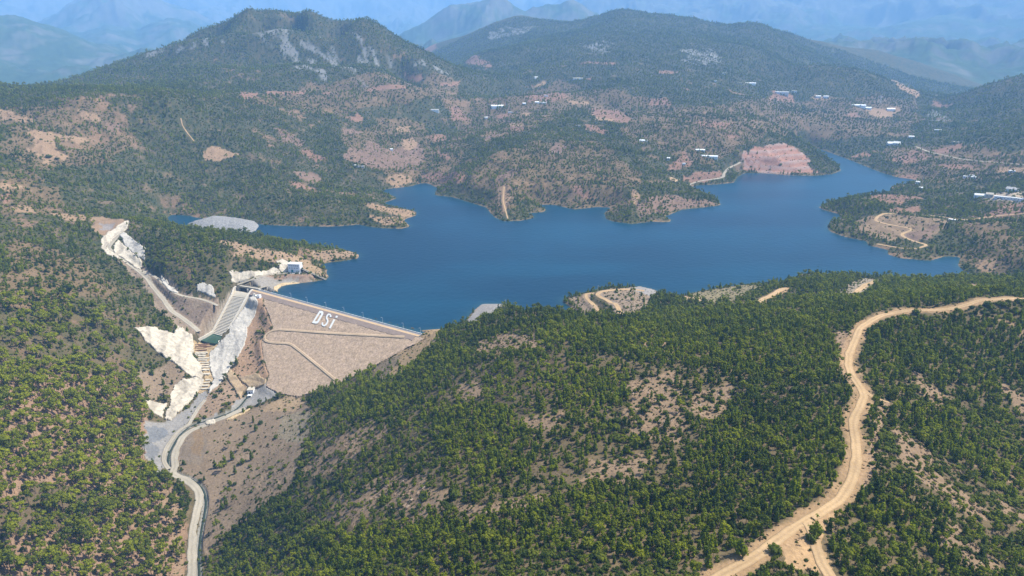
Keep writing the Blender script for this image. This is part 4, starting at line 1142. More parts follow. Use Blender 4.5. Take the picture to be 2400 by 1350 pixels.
# lake: a sheet cut a little past its shore, its shallows paler and greener
NA3, NR3 = 780, 520
az3, lr3 = np.linspace(AZ0, AZ1, NA3), np.linspace(math.log(640), math.log(2300), NR3)
A3, L3 = np.meshgrid(az3, lr3)
X3, Y3 = np.exp(L3) * np.sin(A3), np.exp(L3) * np.cos(A3)
S3 = blerp(SDFq, AZ0, AZ1, L0, L1, A3, L3)
fd3 = (X3 - cL[0]) * DN[0] + (Y3 - cL[1]) * DN[1]
al3 = (X3 - cL[0]) * DS[0] + (Y3 - cL[1]) * DS[1]
ok = ((S3 < 9) | ((fd3 > -45) & (al3 > 2) & (al3 < DLEN + 8))) & (fd3 < 1.5)
sh3 = np.exp(-np.clip(-S3 - 1, 0, 60) / 4.5)[..., None]
WC = mix(np.array((0.0002, 0.022, 0.047)), np.array((0.001, 0.037, 0.071)), smooth(-.45, .45, fbm(X3 * 0.35, Y3, 160, 5, 0.6) + 0.4 * fbm(X3, Y3, 600, 2)))
WC = WC * (1 - 0.3 * sh3) + np.array((0.035, 0.085, 0.070))[None, None] * 0.3 * sh3
i3 = np.arange(NA3 * NR3).reshape(NR3, NA3)
fk = ok[:-1, :-1] & ok[1:, :-1] & ok[:-1, 1:] & ok[1:, 1:]
F3 = np.stack([i3[:-1, :-1], i3[:-1, 1:], i3[1:, 1:], i3[1:, :-1]], -1)[fk]
used = np.unique(F3)
rm = np.full(NA3 * NR3, -1)
rm[used] = np.arange(len(used))
me = np_mesh('lake', np.stack([X3, Y3, np.zeros_like(X3)], -1).reshape(-1, 3)[used], rm[F3][:, ::-1])
ca = me.color_attributes.new('Col', 'FLOAT_COLOR', 'POINT')
ca.data.foreach_set('color', np.concatenate([WC.reshape(-1, 3)[used], np.ones((len(used), 1))], -1).astype(np.float32).ravel())
tag(link('lake', me, mw, None, True), kind='structure', label='deep blue reservoir')


# ------------------------------------------------------------------ ribbons: roads and stream
def ribbon(name, line, half, mat, dz=0.12, cols=9, wob=0.34, kind='structure', label=None, lift=None, zf=None, tone=None):
    n = len(line)
    t = np.gradient(line[:, :2], axis=0)
    t /= np.linalg.norm(t, axis=1, keepdims=True) + 1e-9
    nrm = np.stack([-t[:, 1], t[:, 0]], 1)
    s = np.concatenate([[0], np.cumsum(np.linalg.norm(np.diff(line[:, :2], axis=0), axis=1))])
    wl = half * (1 + wob * (fbm(s, s * 0 + 3.1, 14, 3) + 0.5 * fbm(s, s * 0 + 8.1, 4, 2)))
    wr = half * (1 + wob * (fbm(s, s * 0 + 53.1, 14, 3) + 0.5 * fbm(s, s * 0 + 28.1, 4, 2)))
    V = []
    for j in range(cols):
        f = j / (cols - 1)
        off = -wl * (1 - f) + wr * f
        p = line[:, :2] + nrm * off[:, None]
        z = (hz(p[:, 0], p[:, 1]) if lift is None else line[:, 2] + lift) + dz
        z = np.maximum(z, line[:, 2] + dz) if lift is None else z
        if zf is not None:
            z = zf(p[:, 0], p[:, 1]) + dz
        V.append(np.column_stack([p, z]))
    V = np.stack(V, 1).reshape(-1, 3)
    # skirts, so the strip has depth at its edges
    i = np.arange(n * cols).reshape(n, cols)
    Fq = [np.stack([i[:-1, :-1], i[:-1, 1:], i[1:, 1:], i[1:, :-1]], -1).reshape(-1, 4)]
    b0 = len(V)
    ed = V.reshape(n, cols, 3)[:, [0, -1]] - (0, 0, 0.8)
    V = np.concatenate([V, ed.reshape(-1, 3)])
    k = np.arange(n * 2).reshape(n, 2) + b0
    Fq += [np.stack([k[:-1, 0], i[:-1, 0], i[1:, 0], k[1:, 0]], -1), np.stack([i[:-1, -1], k[:-1, 1], k[1:, 1], i[1:, -1]], -1)]
    me = np_mesh(name, V, np.concatenate(Fq))
    if tone is not None:
        f = np.abs(np.linspace(-1, 1, cols))[None]
        sx = s[:, None] + 0 * f
        rut = 0.16 * np.exp(-((f - 0.42) / 0.16) ** 2) - 0.10 * np.exp(-(f / 0.2) ** 2) - 0.16 * smooth(.75, 1, f)
        nz = 0.20 * fbm(sx, f * 6 + 3, 9, 4, .6) + 0.22 * fbm(sx, f * 2 + 9, 40, 3)
        cc = np.array(tone)[None, None] * (1 + rut + nz)[..., None]
        cc = np.concatenate([cc.reshape(-1, 3), cc[:, [0, -1]].reshape(-1, 3)])
        ca = me.color_attributes.new('Col', 'FLOAT_COLOR', 'POINT')
        ca.data.foreach_set('color', np.concatenate([np.clip(cc, .02, .8), np.ones((len(cc), 1))], 1).astype(np.float32).ravel())
    o = link(name, me, mat, None, True)
    return tag(o, label, kind=kind)


TONE = {'dirt': (0.35, 0.24, 0.13), 'gravel_road': (0.30, 0.265, 0.205)}
for nm, obn, w_, mt, lb in [
    ('ridge', 'dirt_road', 2.6, 'dirt', 'wide tan dirt road along the wooded ridge'), ('valley', 'valley_road', 3.3, 'gravel_road', 'pale gravel road on the valley floor'), ('west', 'gravel_track', 2.0, 'gravel_road', 'gravel track west of the stream'),
    ('haul', 'haul_road', 3.2, 'gravel_road', 'grey haul road down the gully'), ('bench', 'bench_track', 1.9, 'gravel_road', 'track along the hillside bench'), ('intake', 'access_road', 1.9, 'gravel_road', 'access road to the white gate building'),
    ('crest', 'crest_track', 1.7, 'gravel_road', 'track from the dam crest along the shore'), ('bend', 'bend_road', 2.7, 'dirt', 'pale road bending round the lakeside knoll'), ('lower_bend', 'lakeside_track', 2.4, 'dirt', 'brown track below the bending road'),
    ('cut', 'cutting_road', 3.4, 'dirt', 'pale road in a cutting through pines'), ('tan', 'slope_road', 3.0, 'dirt', 'tan road on the lakeside slope'), ('east', 'highway', 3.2, 'gravel_road', 'grey road above the far east shore'),
    ('loop', 'winding_road', 2.6, 'dirt', 'winding farm road on the east shore'), ('fork', 'fork_track', 2.4, 'dirt', 'sandy fork of the ridge road'), ('spur', 'spur_track', 1.3, 'dirt', 'short spur off the ridge road'), ('trail', 'hill_trail', 1.1, 'dirt', 'thin trail on the far hillside'), ('cape', 'cape_trail', 1.2, 'dirt', 'tan trail down the lake promontory'), ('quarry', 'quarry_road', 3.2, 'gravel_road', 'pale road below the red quarry')]:
    ribbon(obn, ROADS[nm][0], w_, M['track'], label=lb, tone=TONE[mt])
ribbon('stream', stream, 0.85, M['river_water'], 0.0, 3, 0.3, label='dark green stream beside the valley road', lift=0.0)


# ------------------------------------------------------------------ draped slopes (sprayed concrete, rock cuts)
def drape(name, px, mat, step=0.8, off=1.3, rough=2.0, bumps=0.8, bscale=9.0, kind=None, label=None, cat=None, bench=0.0, bench_h=9.0, ridge_d=None, parent=None, group=None, ripple=0.0):
    P = world_poly(px)
    x0, y0 = P[:, 0].min() - 4, P[:, 1].min() - 4
    x1, y1 = P[:, 0].max() + 4, P[:, 1].max() + 4
    nx, ny = int((x1 - x0) / step) + 2, int((y1 - y0) / step) + 2
    gx, gy = np.meshgrid(np.linspace(x0, x1, nx), np.linspace(y0, y1, ny))
    k = inside(gx + rough * fbm(gx, gy, 9, 3, 0.6, 5.5), gy + rough * fbm(gx, gy, 9, 3, 0.6, 66.0), P)
    z = hz(gx, gy)
    d = bumps * (fbm(gx, gy, bscale, 4, 0.6, 12.0) + 0.6 * (ridged(gx, gy, bscale * 1.6, 3, 2.0) - 0.5))
    if bench:
        ph = z / bench_h + 0.25 * fbm(gx, gy, 30, 2)
        d = d + bench * (smooth(0.0, 0.75, ph % 1.0) - (ph % 1.0)) * bench_h * 0.25
    if ripple:
        d = d + ripple * np.sin((gx * 0.8 - gy * 0.6) * 0.8 + 2.5 * fbm(gx, gy, 18, 2))
    zz = z + off + np.maximum(d, -off * 0.35)
    i = np.arange(nx * ny).reshape(ny, nx)
    fk = k[:-1, :-1] & k[1:, :-1] & k[:-1, 1:] & k[1:, 1:]
    Fq = np.stack([i[:-1, :-1], i[:-1, 1:], i[1:, 1:], i[1:, :-1]], -1)[fk]
    used = np.unique(Fq)
    rm = np.full(nx * ny, -1)
    rm[used] = np.arange(len(used))
    V = np.stack([gx, gy, zz], -1).reshape(-1, 3)[used]
    Fq = rm[Fq]
    # rim turned down into the ground
    E = np.concatenate([Fq[:, [0, 1]], Fq[:, [1, 2]], Fq[:, [2, 3]], Fq[:, [3, 0]]])
    kk = np.sort(E, 1)
    code = kk[:, 0].astype(np.int64) * 10000000 + kk[:, 1]
    u_, inv, cnt = np.unique(code, return_inverse=True, return_counts=True)
    B = E[cnt[inv] == 1]
    low = V.copy()
    low[:, 2] -= 2.2
    Fb = np.stack([B[:, 1], B[:, 0], B[:, 0] + len(V), B[:, 1] + len(V)], -1)
    me = np_mesh(name, np.concatenate([V, low]), np.concatenate([Fq, Fb]))
    if 'concrete' in name or 'cut' in name:
        x_, y_, z_ = V[:, 0], V[:, 1], V[:, 2]
        sw = x_ * 0.75 + y_ * 0.25 + 9 * fbm(x_, y_, 40, 3, 0.5, 3.0)
        st = smooth(0.2, 0.9, np.sin(sw * 2 * math.pi / 15.0)) * (0.5 + 0.5 * smooth(-.3, .3, fbm(x_, y_, 30, 2, .5, 77.)))
        st2 = smooth(0.0, 0.5, fbm(x_ * 2.2, y_ * 2.2 + z_, 11, 4, 0.6, 19.0))
        base, band_tone = ((0.47, 0.415, 0.325), (0.27, 0.235, 0.185)) if mat == M['shotcrete'] else ((0.45, 0.415, 0.355), (0.29, 0.27, 0.24)) if mat == M['shotcrete_grey'] else ((0.34, 0.25, 0.15), (0.22, 0.16, 0.10))  # main tone, and the darker one used in bands and blotches
        if mat == M['tan_cut']:
            st = smooth(0.3, 0.9, np.sin(z_ * 2 * math.pi / 5.0 + fbm(x_, y_, 20, 2)))
        k_ = np.clip(0.7 * st + 0.5 * st2, 0, 1)[:, None]
        cc = np.array(base)[None] * (1 - k_) + np.array(band_tone)[None] * k_
        cc = np.concatenate([cc, cc])
        ca = me.color_attributes.new('Col', 'FLOAT_COLOR', 'POINT')
        ca.data.foreach_set('color', np.concatenate([cc, np.ones((len(cc), 1))], 1).astype(np.float32).ravel())
        me.materials.append(M['sprayed'])
    else:
        me.materials.append(mat)
    o = link(name, me, None, parent, True)
    return tag(o, label, cat, group, kind)


G_SH = 'sprayed concrete slopes round the spillway'
drape('concrete_slope', BARE[0], M['shotcrete'], label='huge cream sprayed concrete slope left of the stilling pool', cat='slope', bench=1.6, bumps=2.6, group=G_SH, ripple=0.6)
drape('concrete_slope', BARE[1], M['shotcrete'], label='cream sprayed concrete slope below the big one, beside the rapids', cat='slope', bench=1.4, bumps=2.2, group=G_SH, ripple=0.4)
drape('concrete_slope', BARE[2], M['shotcrete'], label='small tongue of cream sprayed concrete lowest on the pine slope', cat='slope', bumps=0.7, group=G_SH)
drape('concrete_slope', BARE[3], M['shotcrete_grey'], label='long sprayed concrete slope, coloured greyer for shade, right of the stepped chute', cat='slope', bumps=1.6, bscale=14, rough=3, group=G_SH)  # shade of this left-facing slope is put into its greyer colour
drape('concrete_slope', BARE[4], M['shotcrete'], label='white ribbed concrete slope above the hairpin of the haul road', cat='slope', bumps=0.9, ripple=0.5, group=G_SH)
drape('concrete_slope', BARE[5], M['shotcrete'], label='lower banded concrete terrace right of the haul road hairpin', cat='slope', bumps=0.5, bench=1.2, bench_h=6, group=G_SH)
drape('concrete_slope', BARE[6], M['shotcrete_grey'], label='upper grey concrete terrace right of the haul road hairpin', cat='slope', bumps=0.8, bench=1.0, bench_h=5, group=G_SH)
drape('concrete_slope', BARE[7], M['shotcrete_grey'], label='small grey netted cut above the hillside bench track', cat='slope', bumps=1.0, group=G_SH)
drape('concrete_slope', BARE[8], M['shotcrete'], label='cream concrete cut slope along the access road', cat='slope', bumps=1.0, group=G_SH)
drape('concrete_slope', BARE[9], M['shotcrete'], label='pale concrete cut slope behind the white gate building', cat='slope', bumps=1.0, group=G_SH)
drape('concrete_slope', BARE[10], M['shotcrete_grey'], label='narrow grey concrete strip beside the hillside bench track', cat='slope', bumps=0.8, group=G_SH)
drape('rock_cut', BARE[11], M['tan_cut'], label='tan netted rock cut above the outlet building', cat='slope', bench=1.4, bench_h=6, bumps=0.6)
drape('rock_cut', BARE[12], M['tan_cut'], label='brown banded rock cut between outlet building and dam', cat='slope', bench=1.4, bench_h=5, bumps=0.6)
drape('stone_bank', BARE[13], M['tan_cut'], label='tan bank of stones right of the stream bend', cat='bank', bumps=0.6)
drape('boulder_heap', BARE[14], M['shotcrete'], label='cream boulder heap beside the stream bend', cat='heap', bumps=1.0, bscale=4)
drape('stone_apron', BARE[15], M['tan_cut'], label='cream stone lining along the shore at the dam', cat='lining', bumps=0.3, rough=0.8, off=0.6)


# ------------------------------------------------------------------ the dam
dam = tag(empty('dam', tuple(cL)), 'long rockfill dam with pinkish stone face and white letters', 'dam')
# stone face
step = 0.9
x0, y0 = FACE[:, 0].min(), FACE[:, 1].min()
gx, gy = np.meshgrid(np.arange(x0, FACE[:, 0].max(), step), np.arange(y0, FACE[:, 1].max(), step))
dd = (gx - cL[0]) * DN[0] + (gy - cL[1]) * DN[1]
k = inside(gx + 0.8 * fbm(gx, gy, 7, 2), gy + 0.8 * fbm(gx, gy, 7, 2, off=9), FACE) & (dd > CREST_W - 0.6)
rock_d = 0.28 * fbm(gx, gy, 2.6, 3, 0.7, 4.0) + 0.5 * fbm(gx, gy, 14, 3, 0.6, 14.0)
gz = face_z(gx, gy) + np.where(dd > CREST_W + 4.5, rock_d, 0)
ny, nx = gx.shape
i = np.arange(nx * ny).reshape(ny, nx)
fk = k[:-1, :-1] & k[1:, :-1] & k[:-1, 1:] & k[1:, 1:]
Fq = np.stack([i[:-1, :-1], i[:-1, 1:], i[1:, 1:], i[1:, :-1]], -1)[fk]
used = np.unique(Fq)
rm = np.full(nx * ny, -1)
rm[used] = np.arange(len(used))
link('stone_face', np_mesh('stone_face', np.stack([gx, gy, gz], -1).reshape(-1, 3)[used], rm[Fq]), M['rockfill'], dam, True)


def dpt(s, d, z):
    p = cL[:2] + DS * s + DN * d
    return (p[0], p[1], z)


S0, S1 = -29.0, DLEN + 6
MB().hexa([dpt(S0, -26, -9), dpt(S1, -26, -9), dpt(S1, 30, -14), dpt(S0, 30, -14)], [dpt(S0, -.2, DAM_Z - .25), dpt(S1, -.2, DAM_Z - .25), dpt(S1, CREST_W, DAM_Z - .25), dpt(S0, CREST_W, DAM_Z - .25)]).build('embankment', M['riprap'], dam)
b = MB()
b.box(dpt(S0, 0.5, DAM_Z - .24), np.array(dpt(S1, 0.5, 0)) - dpt(S0, 0.5, 0), (*(DN * 2.7), 0), (0, 0, .26))
b.build('crest_road', M['asphalt'], dam)
MB().box(dpt(S0, 3.2, DAM_Z - .24), np.array(dpt(S1, 3.2, 0)) - dpt(S0, 3.2, 0), (*(DN * 3.9), 0), (0, 0, .22)).build('shoulder', M['dirt'], dam)
MB().box(dpt(S0, -0.1, DAM_Z - .3), np.array(dpt(S1, 0, 0)) - dpt(S0, 0, 0), (*(DN * 0.5), 0), (0, 0, 1.25)).build('parapet', M['white_paint'], dam)
# dark fine-grained band under the crest
bd = MB()
for s in np.arange(S0, S1 - 4, 4.0):
    e0, e1 = CREST_W + .05, CREST_W + 5.6 + 0.3 * math.sin(s)
    f = lambda s_, d_, o_: dpt(s_, d_, DAM_Z - .2 - (d_ - CREST_W) / SLOPE + o_)
    bd.hexa([f(s, e0, -1), f(s + 4, e0, -1), f(s + 4, e1, -1), f(s, e1, -1)], [f(s, e0, .3), f(s + 4, e0, .3), f(s + 4, e1, .3), f(s, e1, .3)])
bd.build('crest_band', M['crest_fill'], dam)
for px in ([(618, 796), (622, 784), (634, 776), (652, 772), (690, 774), (740, 777.5), (800, 781.5), (860, 784.5), (905, 787), (948, 789)], [(618, 793), (624, 799), (640, 802.5), (662, 803.5), (680, 806), (700, 820), (740, 852), (785, 889)]):
    line = catmull([on_face(u, v, .8) for u, v in px], 4)
    o = ribbon('berm_road', line, 1.35, M['track'], 0.62, 5, 0.1, zf=face_z, tone=(0.44, 0.325, 0.21))
    del o['kind']
    o.parent = dam
    o.matrix_parent_inverse = Matrix.Translation(-dam.location)


def z5(x, y, off):
    return on_face(640 + x / 6.137, 680 + y / 6.137, off)


def letter(pairs, closed):
    b = MB()
    n = len(pairs)
    for i in range(n if closed else n - 1):
        q = [pairs[i][0], pairs[(i + 1) % n][0], pairs[(i + 1) % n][1], pairs[i][1]]
        b.hexa([z5(x, y, -1) for x, y in q], [z5(x, y, .7) for x, y in q])
    return b


def stroke(c, w):
    out = []
    for i in range(len(c)):
        a, d = np.array(c[max(0, i - 1)], float), np.array(c[min(len(c) - 1, i + 1)], float)
        t = (d - a) / np.linalg.norm(d - a)
        nn = np.array((-t[1], t[0])) * w / 2
        out.append((tuple(np.array(c[i]) + nn), tuple(np.array(c[i]) - nn)))
    return out


D_out = [(667, 296), (695, 298), (714, 304), (723, 318), (722, 346), (690, 402), (656, 462), (636, 480), (610, 481), (558, 470)]
D_in = [(676, 330), (684, 331), (690, 334), (692, 341), (689, 351), (664, 396), (635, 442), (628, 448), (616, 449), (600, 446)]
letter(list(zip(D_out, D_in)), True).build('letter', M['white_paint'], dam)
letter(stroke([(826, 388), (829, 366), (818, 350), (800, 347), (782, 360), (770, 386), (770, 404), (782, 424), (786, 446), (776, 474), (757, 500), (736, 510), (716, 504), (707, 490), (714, 464)], 23), False).build('letter', M['white_paint'], dam)
li = MB()
for q in ([(869, 418), (896, 424), (828, 551), (803, 545)], [(906, 366), (934, 372), (921, 399), (893, 393)]):
    li.hexa([z5(x, y, -1) for x, y in q], [z5(x, y, .7) for x, y in q])
li.build('letter', M['white_paint'], dam)

# lamp posts along the crest
LB = [(690.8, 696.3), (730, 706), (770, 719.6), (812, 731), (856, 743.5), (900.7, 756), (948, 769.6), (996, 777)]
LBL = ['grey lamp post nearest the spillway on the dam crest', 'grey lamp post second from the spillway on the dam crest', 'grey lamp post on the dam crest above the letter D', 'grey lamp post on the dam crest just past the white letters', 'grey lamp post at the middle of the dam crest',
       'grey lamp post on the crest, third from the wooded end', 'grey lamp post on the crest, next to last before the wooded hill', 'short looking lamp post at the wooded end of the dam crest']


def lamp_post(p, label, hgt=7.5, group='lamp posts along the dam crest'):
    t = tag(empty('lamp_post', tuple(p)), label, 'lamp post', group)
    p = np.array(p)
    b = MB()
    b.tube(p, p + (0, 0, hgt), 0.16, 0.10)
    b.tube(p, p + (0, 0, 0.4), 0.3, 0.3)
    b.build('pole', M['galvanised'], t)
    a = np.array((-DN[0], -DN[1], 0)) * -1
    MB().tube(p + (0, 0, hgt - .1), p + (0, 0, hgt + .25) + a * 1.5, 0.08, 0.06).build('arm', M['galvanised'], t)
    MB().box(p + (0, 0, hgt + .2) + a * 1.3 - (.18, .18, 0), (.9 * a[0] + .1, .9 * a[1], 0), (-.36 * a[1], .36 * a[0] + .1, 0), (0, 0, .18)).build('lamp_head', M['galvanised'], t)
    return t


for (u, v), lb in zip(LB, LBL):
    w_ = np.array(at_z(u, v, DAM_Z))
    s = (w_[:2] - cL[:2]) @ DS
    lamp_post(dpt(s, -0.35 if s < DLEN + 3 else .2, DAM_Z - .25), lb)
lamp_post(ray_hit(1185.7, 718), 'lone grey lamp post on the gravel pad above the lake', 8.0, 'single posts by the lake')

# ------------------------------------------------------------------ spillway
sp = tag(empty('spillway', SP_C[0]), 'stepped concrete spillway chute with green stilling pool beside the dam', 'spillway')
N_ST = 28
TL, TR, BL, BR = (np.array(p) for p in (*SP_T, *SP_B))
CLp, CRp = (np.array(p) for p in SP_C)
b = MB()
# ogee crest then the steps, as one solid profile per step
prof = []
for t in np.linspace(0, 1, 7):
    z = CLp[2] - 3.4 * t ** 1.7
    l, r = CLp + (TL - CLp) * t, CRp + (TR - CRp) * t
    l[2] = r[2] = z
    prof.append((l, r))
for (a0, b0), (a1, b1) in zip(prof[:-1], prof[1:]):
    b.hexa([a0 - (0, 0, 4), b0 - (0, 0, 4), b1 - (0, 0, 4), a1 - (0, 0, 4)], [a0, b0, b1, a1])
b.build('weir', M['concrete_pale'], sp)
b = MB()
for k in range(N_ST):
    t0_, t1_ = k / N_ST, (k + 1) / N_ST
    z = -3.0 + (-35 + 3) * t1_ + 0.15
    q = [TL + (BL - TL) * t0_, TR + (BR - TR) * t0_, TR + (BR - TR) * (t1_ + .004), TL + (BL - TL) * (t1_ + .004)]
    for p in q:
        p[2] = z
    b.hexa([p - (0, 0, 3) for p in q], q)
b.build('stepped_chute', M['concrete'], sp)


def wall_strip(top, thick, depth):
    """a wall along a 3D line of its top edge, thick metres wide to one side (signed)"""
    top = [np.array(p, float) for p in top]
    b = MB()
    offs = []
    for i in range(len(top)):
        a, c = top[max(0, i - 1)], top[min(len(top) - 1, i + 1)]
        t = (c - a)[:2] / np.linalg.norm((c - a)[:2])
        offs.append(np.array((-t[1] * thick, t[0] * thick, 0)))
    for i in range(len(top) - 1):
        q = [top[i], top[i + 1], top[i + 1] + offs[i + 1], top[i] + offs[i]]
        b.hexa([p - (0, 0, depth) for p in q], q)
    return b


axis = (BL - TL)[:2] / np.linalg.norm((BL - TL)[:2])
up = lambda p, h: np.array(p) + (0, 0, h)
lt = [up(CLp - np.array((*axis, 0)) * 4, 4.6), up(CLp, 4.4), up(TL, 3.2), up((TL + BL) / 2, 2.8), up(BL, 3.0)]
rt = [up(CRp - np.array((*axis, 0)) * 4, 4.6), up(CRp, 4.4), up(TR, 3.2), up((TR + BR) / 2, 2.8), up(BR, 3.0)]
wall_strip(lt, -1.6, 8).build('side_wall', M['concrete'], sp)
wall_strip(rt, 2.6, 9).build('side_wall', M['concrete'], sp)
wall_strip([up(BL, 3.0), at_z(480, 787, -32.3), at_z(463, 795, -32.4), at_z(461, 790, -32.4), at_z(464, 784, -32.4)], -1.4, 7).build('basin_wall', M['concrete'], sp)
wall_strip([up(BR, 3.0), at_z(520, 793, -32.3), at_z(511.5, 799, -32.6), at_z(513, 803, -32.6)], 1.5, 7).build('basin_wall', M['concrete'], sp)
pool_v = [tuple(p) for p in POOL]
b = MB()
b.hexa([(x, y, z - 2) for x, y, z in pool_v], pool_v)
b.build('stilling_pool', M['pool_water'], sp)
# bridge over the gate openings
A_, B_ = np.array(at_z(556, 670.5, 5.4)), np.array(at_z(606, 678.5, 5.4))
wd = np.array((-(B_ - A_)[1], (B_ - A_)[0], 0))
wd = wd / np.linalg.norm(wd)
if wd[1] < 0:
    wd = -wd
MB().box(A_ - (0, 0, 1.2), B_ - A_, wd * 5, (0, 0, 1.2)).build('bridge_deck', M['concrete_pale'], sp)
rl = MB()
for o_ in (wd * 0.05, wd * 4.8):
    rl.box(A_ + o_, B_ - A_, wd * .15, (0, 0, .9))
rl.build('railing', M['concrete_pale'], sp)
for f in (0.0, 0.5, 0.96):
    p = A_ + (B_ - A_) * f
    MB().box(p - (0, 0, 9) - wd * (2.2 if f == .5 else 0.3), (B_ - A_) * .045, wd * (5 if f == .5 else 4.5), (0, 0, 7.78)).build('pier', M['concrete'], sp)
for f in (0.05, 0.55):
    p = A_ + (B_ - A_) * f
    MB().box(p - (0, 0, 8) + wd * 2.8, (B_ - A_) * .4, wd * .4, (0, 0, 6.0)).build('gate', M['dark'], sp)  # near-black panel colouring in the dark void of the opening under the bridge

# rapids below the pool: brown bed, pale sills
tr = tag(empty('tailrace', tuple(ray_hit(480, 830))), 'brown rocky tailrace with rows of cream concrete sills below the green pool', 'channel')
bed = drape('channel_bed', [(452, 800), (468, 799), (512, 808), (500, 825), (492, 840), (494, 870), (500, 888), (488, 915), (468, 925), (460, 920), (478, 890), (476, 868), (466, 845), (452, 825)], M['brown_bed'], off=0.4, bumps=0.5, rough=1.0, parent=None)
bed.parent = tr
bed.matrix_parent_inverse = Matrix.Translation(-tr.location)
ED = [(806, 455, 506), (815, 453, 497), (824, 452, 493), (835, 459, 490), (850, 465, 491), (862, 471, 493), (876, 477, 494), (890, 480, 499), (905, 470, 497), (920, 463, 488)]
for k, v in enumerate([808, 812.5, 817, 821.5, 826, 830.5, 835, 840, 845, 850, 855.5, 861, 867, 876, 890, 897, 904, 911]):
    l_ = np.interp(v, [e[0] for e in ED], [e[1] for e in ED])
    r_ = np.interp(v, [e[0] for e in ED], [e[2] for e in ED])
    thin = k < 4
    r0, r1 = random.uniform(0.0, .18), random.uniform(.72, 1.0)
    P0, P1 = ray_hit(l_ + (r_ - l_) * r0, v + .5), ray_hit(l_ + (r_ - l_) * r1, v + 1 - 1.2)
    dv = P1 - P0
    pw = np.array((dv[1], -dv[0], 0)) / np.linalg.norm(dv[:2])
    wth = 1.2 if thin else random.uniform(2.4, 3.6)
    q, n_ = [], 7
    q = [P0 + dv * f + pw * (random.uniform(-.3, .3)) for f in np.linspace(0, 1, n_)] + [P0 + dv * f + pw * (wth * random.uniform(.7, 1.15)) for f in np.linspace(1, 0, n_)]
    b = MB()
    b.hexa([(x, y, z - 1.6) for x, y, z in q], [(x, y, z + (1.0 if thin else .9)) for x, y, z in q])
    b.build('sill', M['rust'] if thin else M['concrete_pale'], tr)

# ------------------------------------------------------------------ white gate building by the lake
f0, f1_ = np.array(at_z(676, 637.8, 8)), np.array(at_z(703.5, 639.0, 8))
ex = f1_ - f0
W_ = np.linalg.norm(ex)
exn = ex / W_
eyn = np.array((-exn[1], exn[0], 0))
if eyn[1] < 0:
    eyn = -eyn
Hb, Db = 11.0, 9.0
gb = tag(empty('gate_building', tuple(f0)), 'white cubic gate building with teal door above the lake shore', 'building')
MB().box(f0 - (0, 0, 3), ex, eyn * Db, (0, 0, Hb + 3)).build('wall', M['wall_white'], gb)
b = MB()
b.box(f0 - exn * .3 - eyn * .3 + (0, 0, Hb), ex + exn * .6, eyn * (Db + .6), (0, 0, .8))
b.build('roof', M['white_paint'], gb)
for row, nwin in ((8.9, 5), (5.6, 4)):
    for i in range(nwin):
        p = f0 + exn * (1.2 + i * (W_ - 2.4) / nwin) + (0, 0, row) - eyn * .12
        w = MB().box(p, exn * 2.0, eyn * .1, (0, 0, .75)).build('window', M['glass'], gb)
MB().box(f0 + exn * 4.2 - eyn * .15 + (0, 0, 0), exn * 3.0, eyn * .1, (0, 0, 3.8)).build('door', M['teal'], gb)
for i in (2, 3):
    MB().box(f0 + exn * (W_ - 5.5 + (i - 2) * 2.7) - eyn * .12 + (0, 0, 1.5), exn * 1.7, eyn * .1, (0, 0, .7)).build('window', M['glass'], gb)
MB().box(f0 - exn * 1 - eyn * 5 - (0, 0, 3), ex + exn * 3, eyn * (Db + 5.5), (0, 0, 3.02)).build('forecourt', M['concrete_grey'], gb)
# inclined intake down to the water
p0, p1 = f1_ + eyn * 3.5 + exn * .2 + (0, 0, 4.8), np.array(at_z(764, 655.5, 0.2))
it = tag(empty('intake_incline', tuple(p1)), 'sloping intake track with two pale rails running down into the lake', 'intake')
dv = p1 - p0
pw = np.array((-dv[1], dv[0], 0)) / np.linalg.norm(dv[:2])
MB().box(p0 - (0, 0, 1.6) - pw * 1.7, dv + (0, 0, 0), pw * 3.4, (0, 0, 1.5)).build('beam', M['dark'], it)
for s_ in (-1.5, 0.9):
    MB().box(p0 + pw * s_ - (0, 0, .1), dv, pw * .7, (0, 0, .6)).build('rail', M['concrete_pale'], it)
for f in (.2, .4, .6, .8):
    p = p0 + dv * f
    zt = float(hz(p[0], p[1]))
    if p[2] - 1.6 > zt:
        MB().box((p[0], p[1], zt - 1), pw * .8, dv / np.linalg.norm(dv) * .8, (0, 0, p[2] - 1.7 - zt + 1)).build('support', M['concrete_grey'], it)

# kiosk at the crest end
k0 = np.array(at_z(598.5, 700, 1.6))
kb = tag(empty('control_kiosk', tuple(k0)), 'small white flat roofed kiosk at the spillway end of the dam', 'kiosk')
kx, ky = np.array((5.4, -.4, 0)), np.array((.4, 5.4, 0))
MB().box(k0 - (0, 0, 2), kx, ky, (0, 0, 5.2)).build('wall', M['wall_white'], kb)
MB().box(k0 - kx * .06 - ky * .06 + (0, 0, 3.2), kx * 1.12, ky * 1.12, (0, 0, .4)).build('roof', M['white_paint'], kb)
MB().box(k0 + kx * .25 + ky * .2 + (0, 0, 3.6), kx * .5, ky * .5, (0, 0, .25)).build('roof_hatch', M['glass'], kb)
MB().box(k0 + kx * .15 - ky * .02 + (0, 0, 1), kx * .25, ky * .02, (0, 0, 1.2)).build('window', M['glass'], kb)
MB().box(k0 + kx * .6 - ky * .02, kx * .22, ky * .02, (0, 0, 2.1)).build('door', M['steel'], kb)
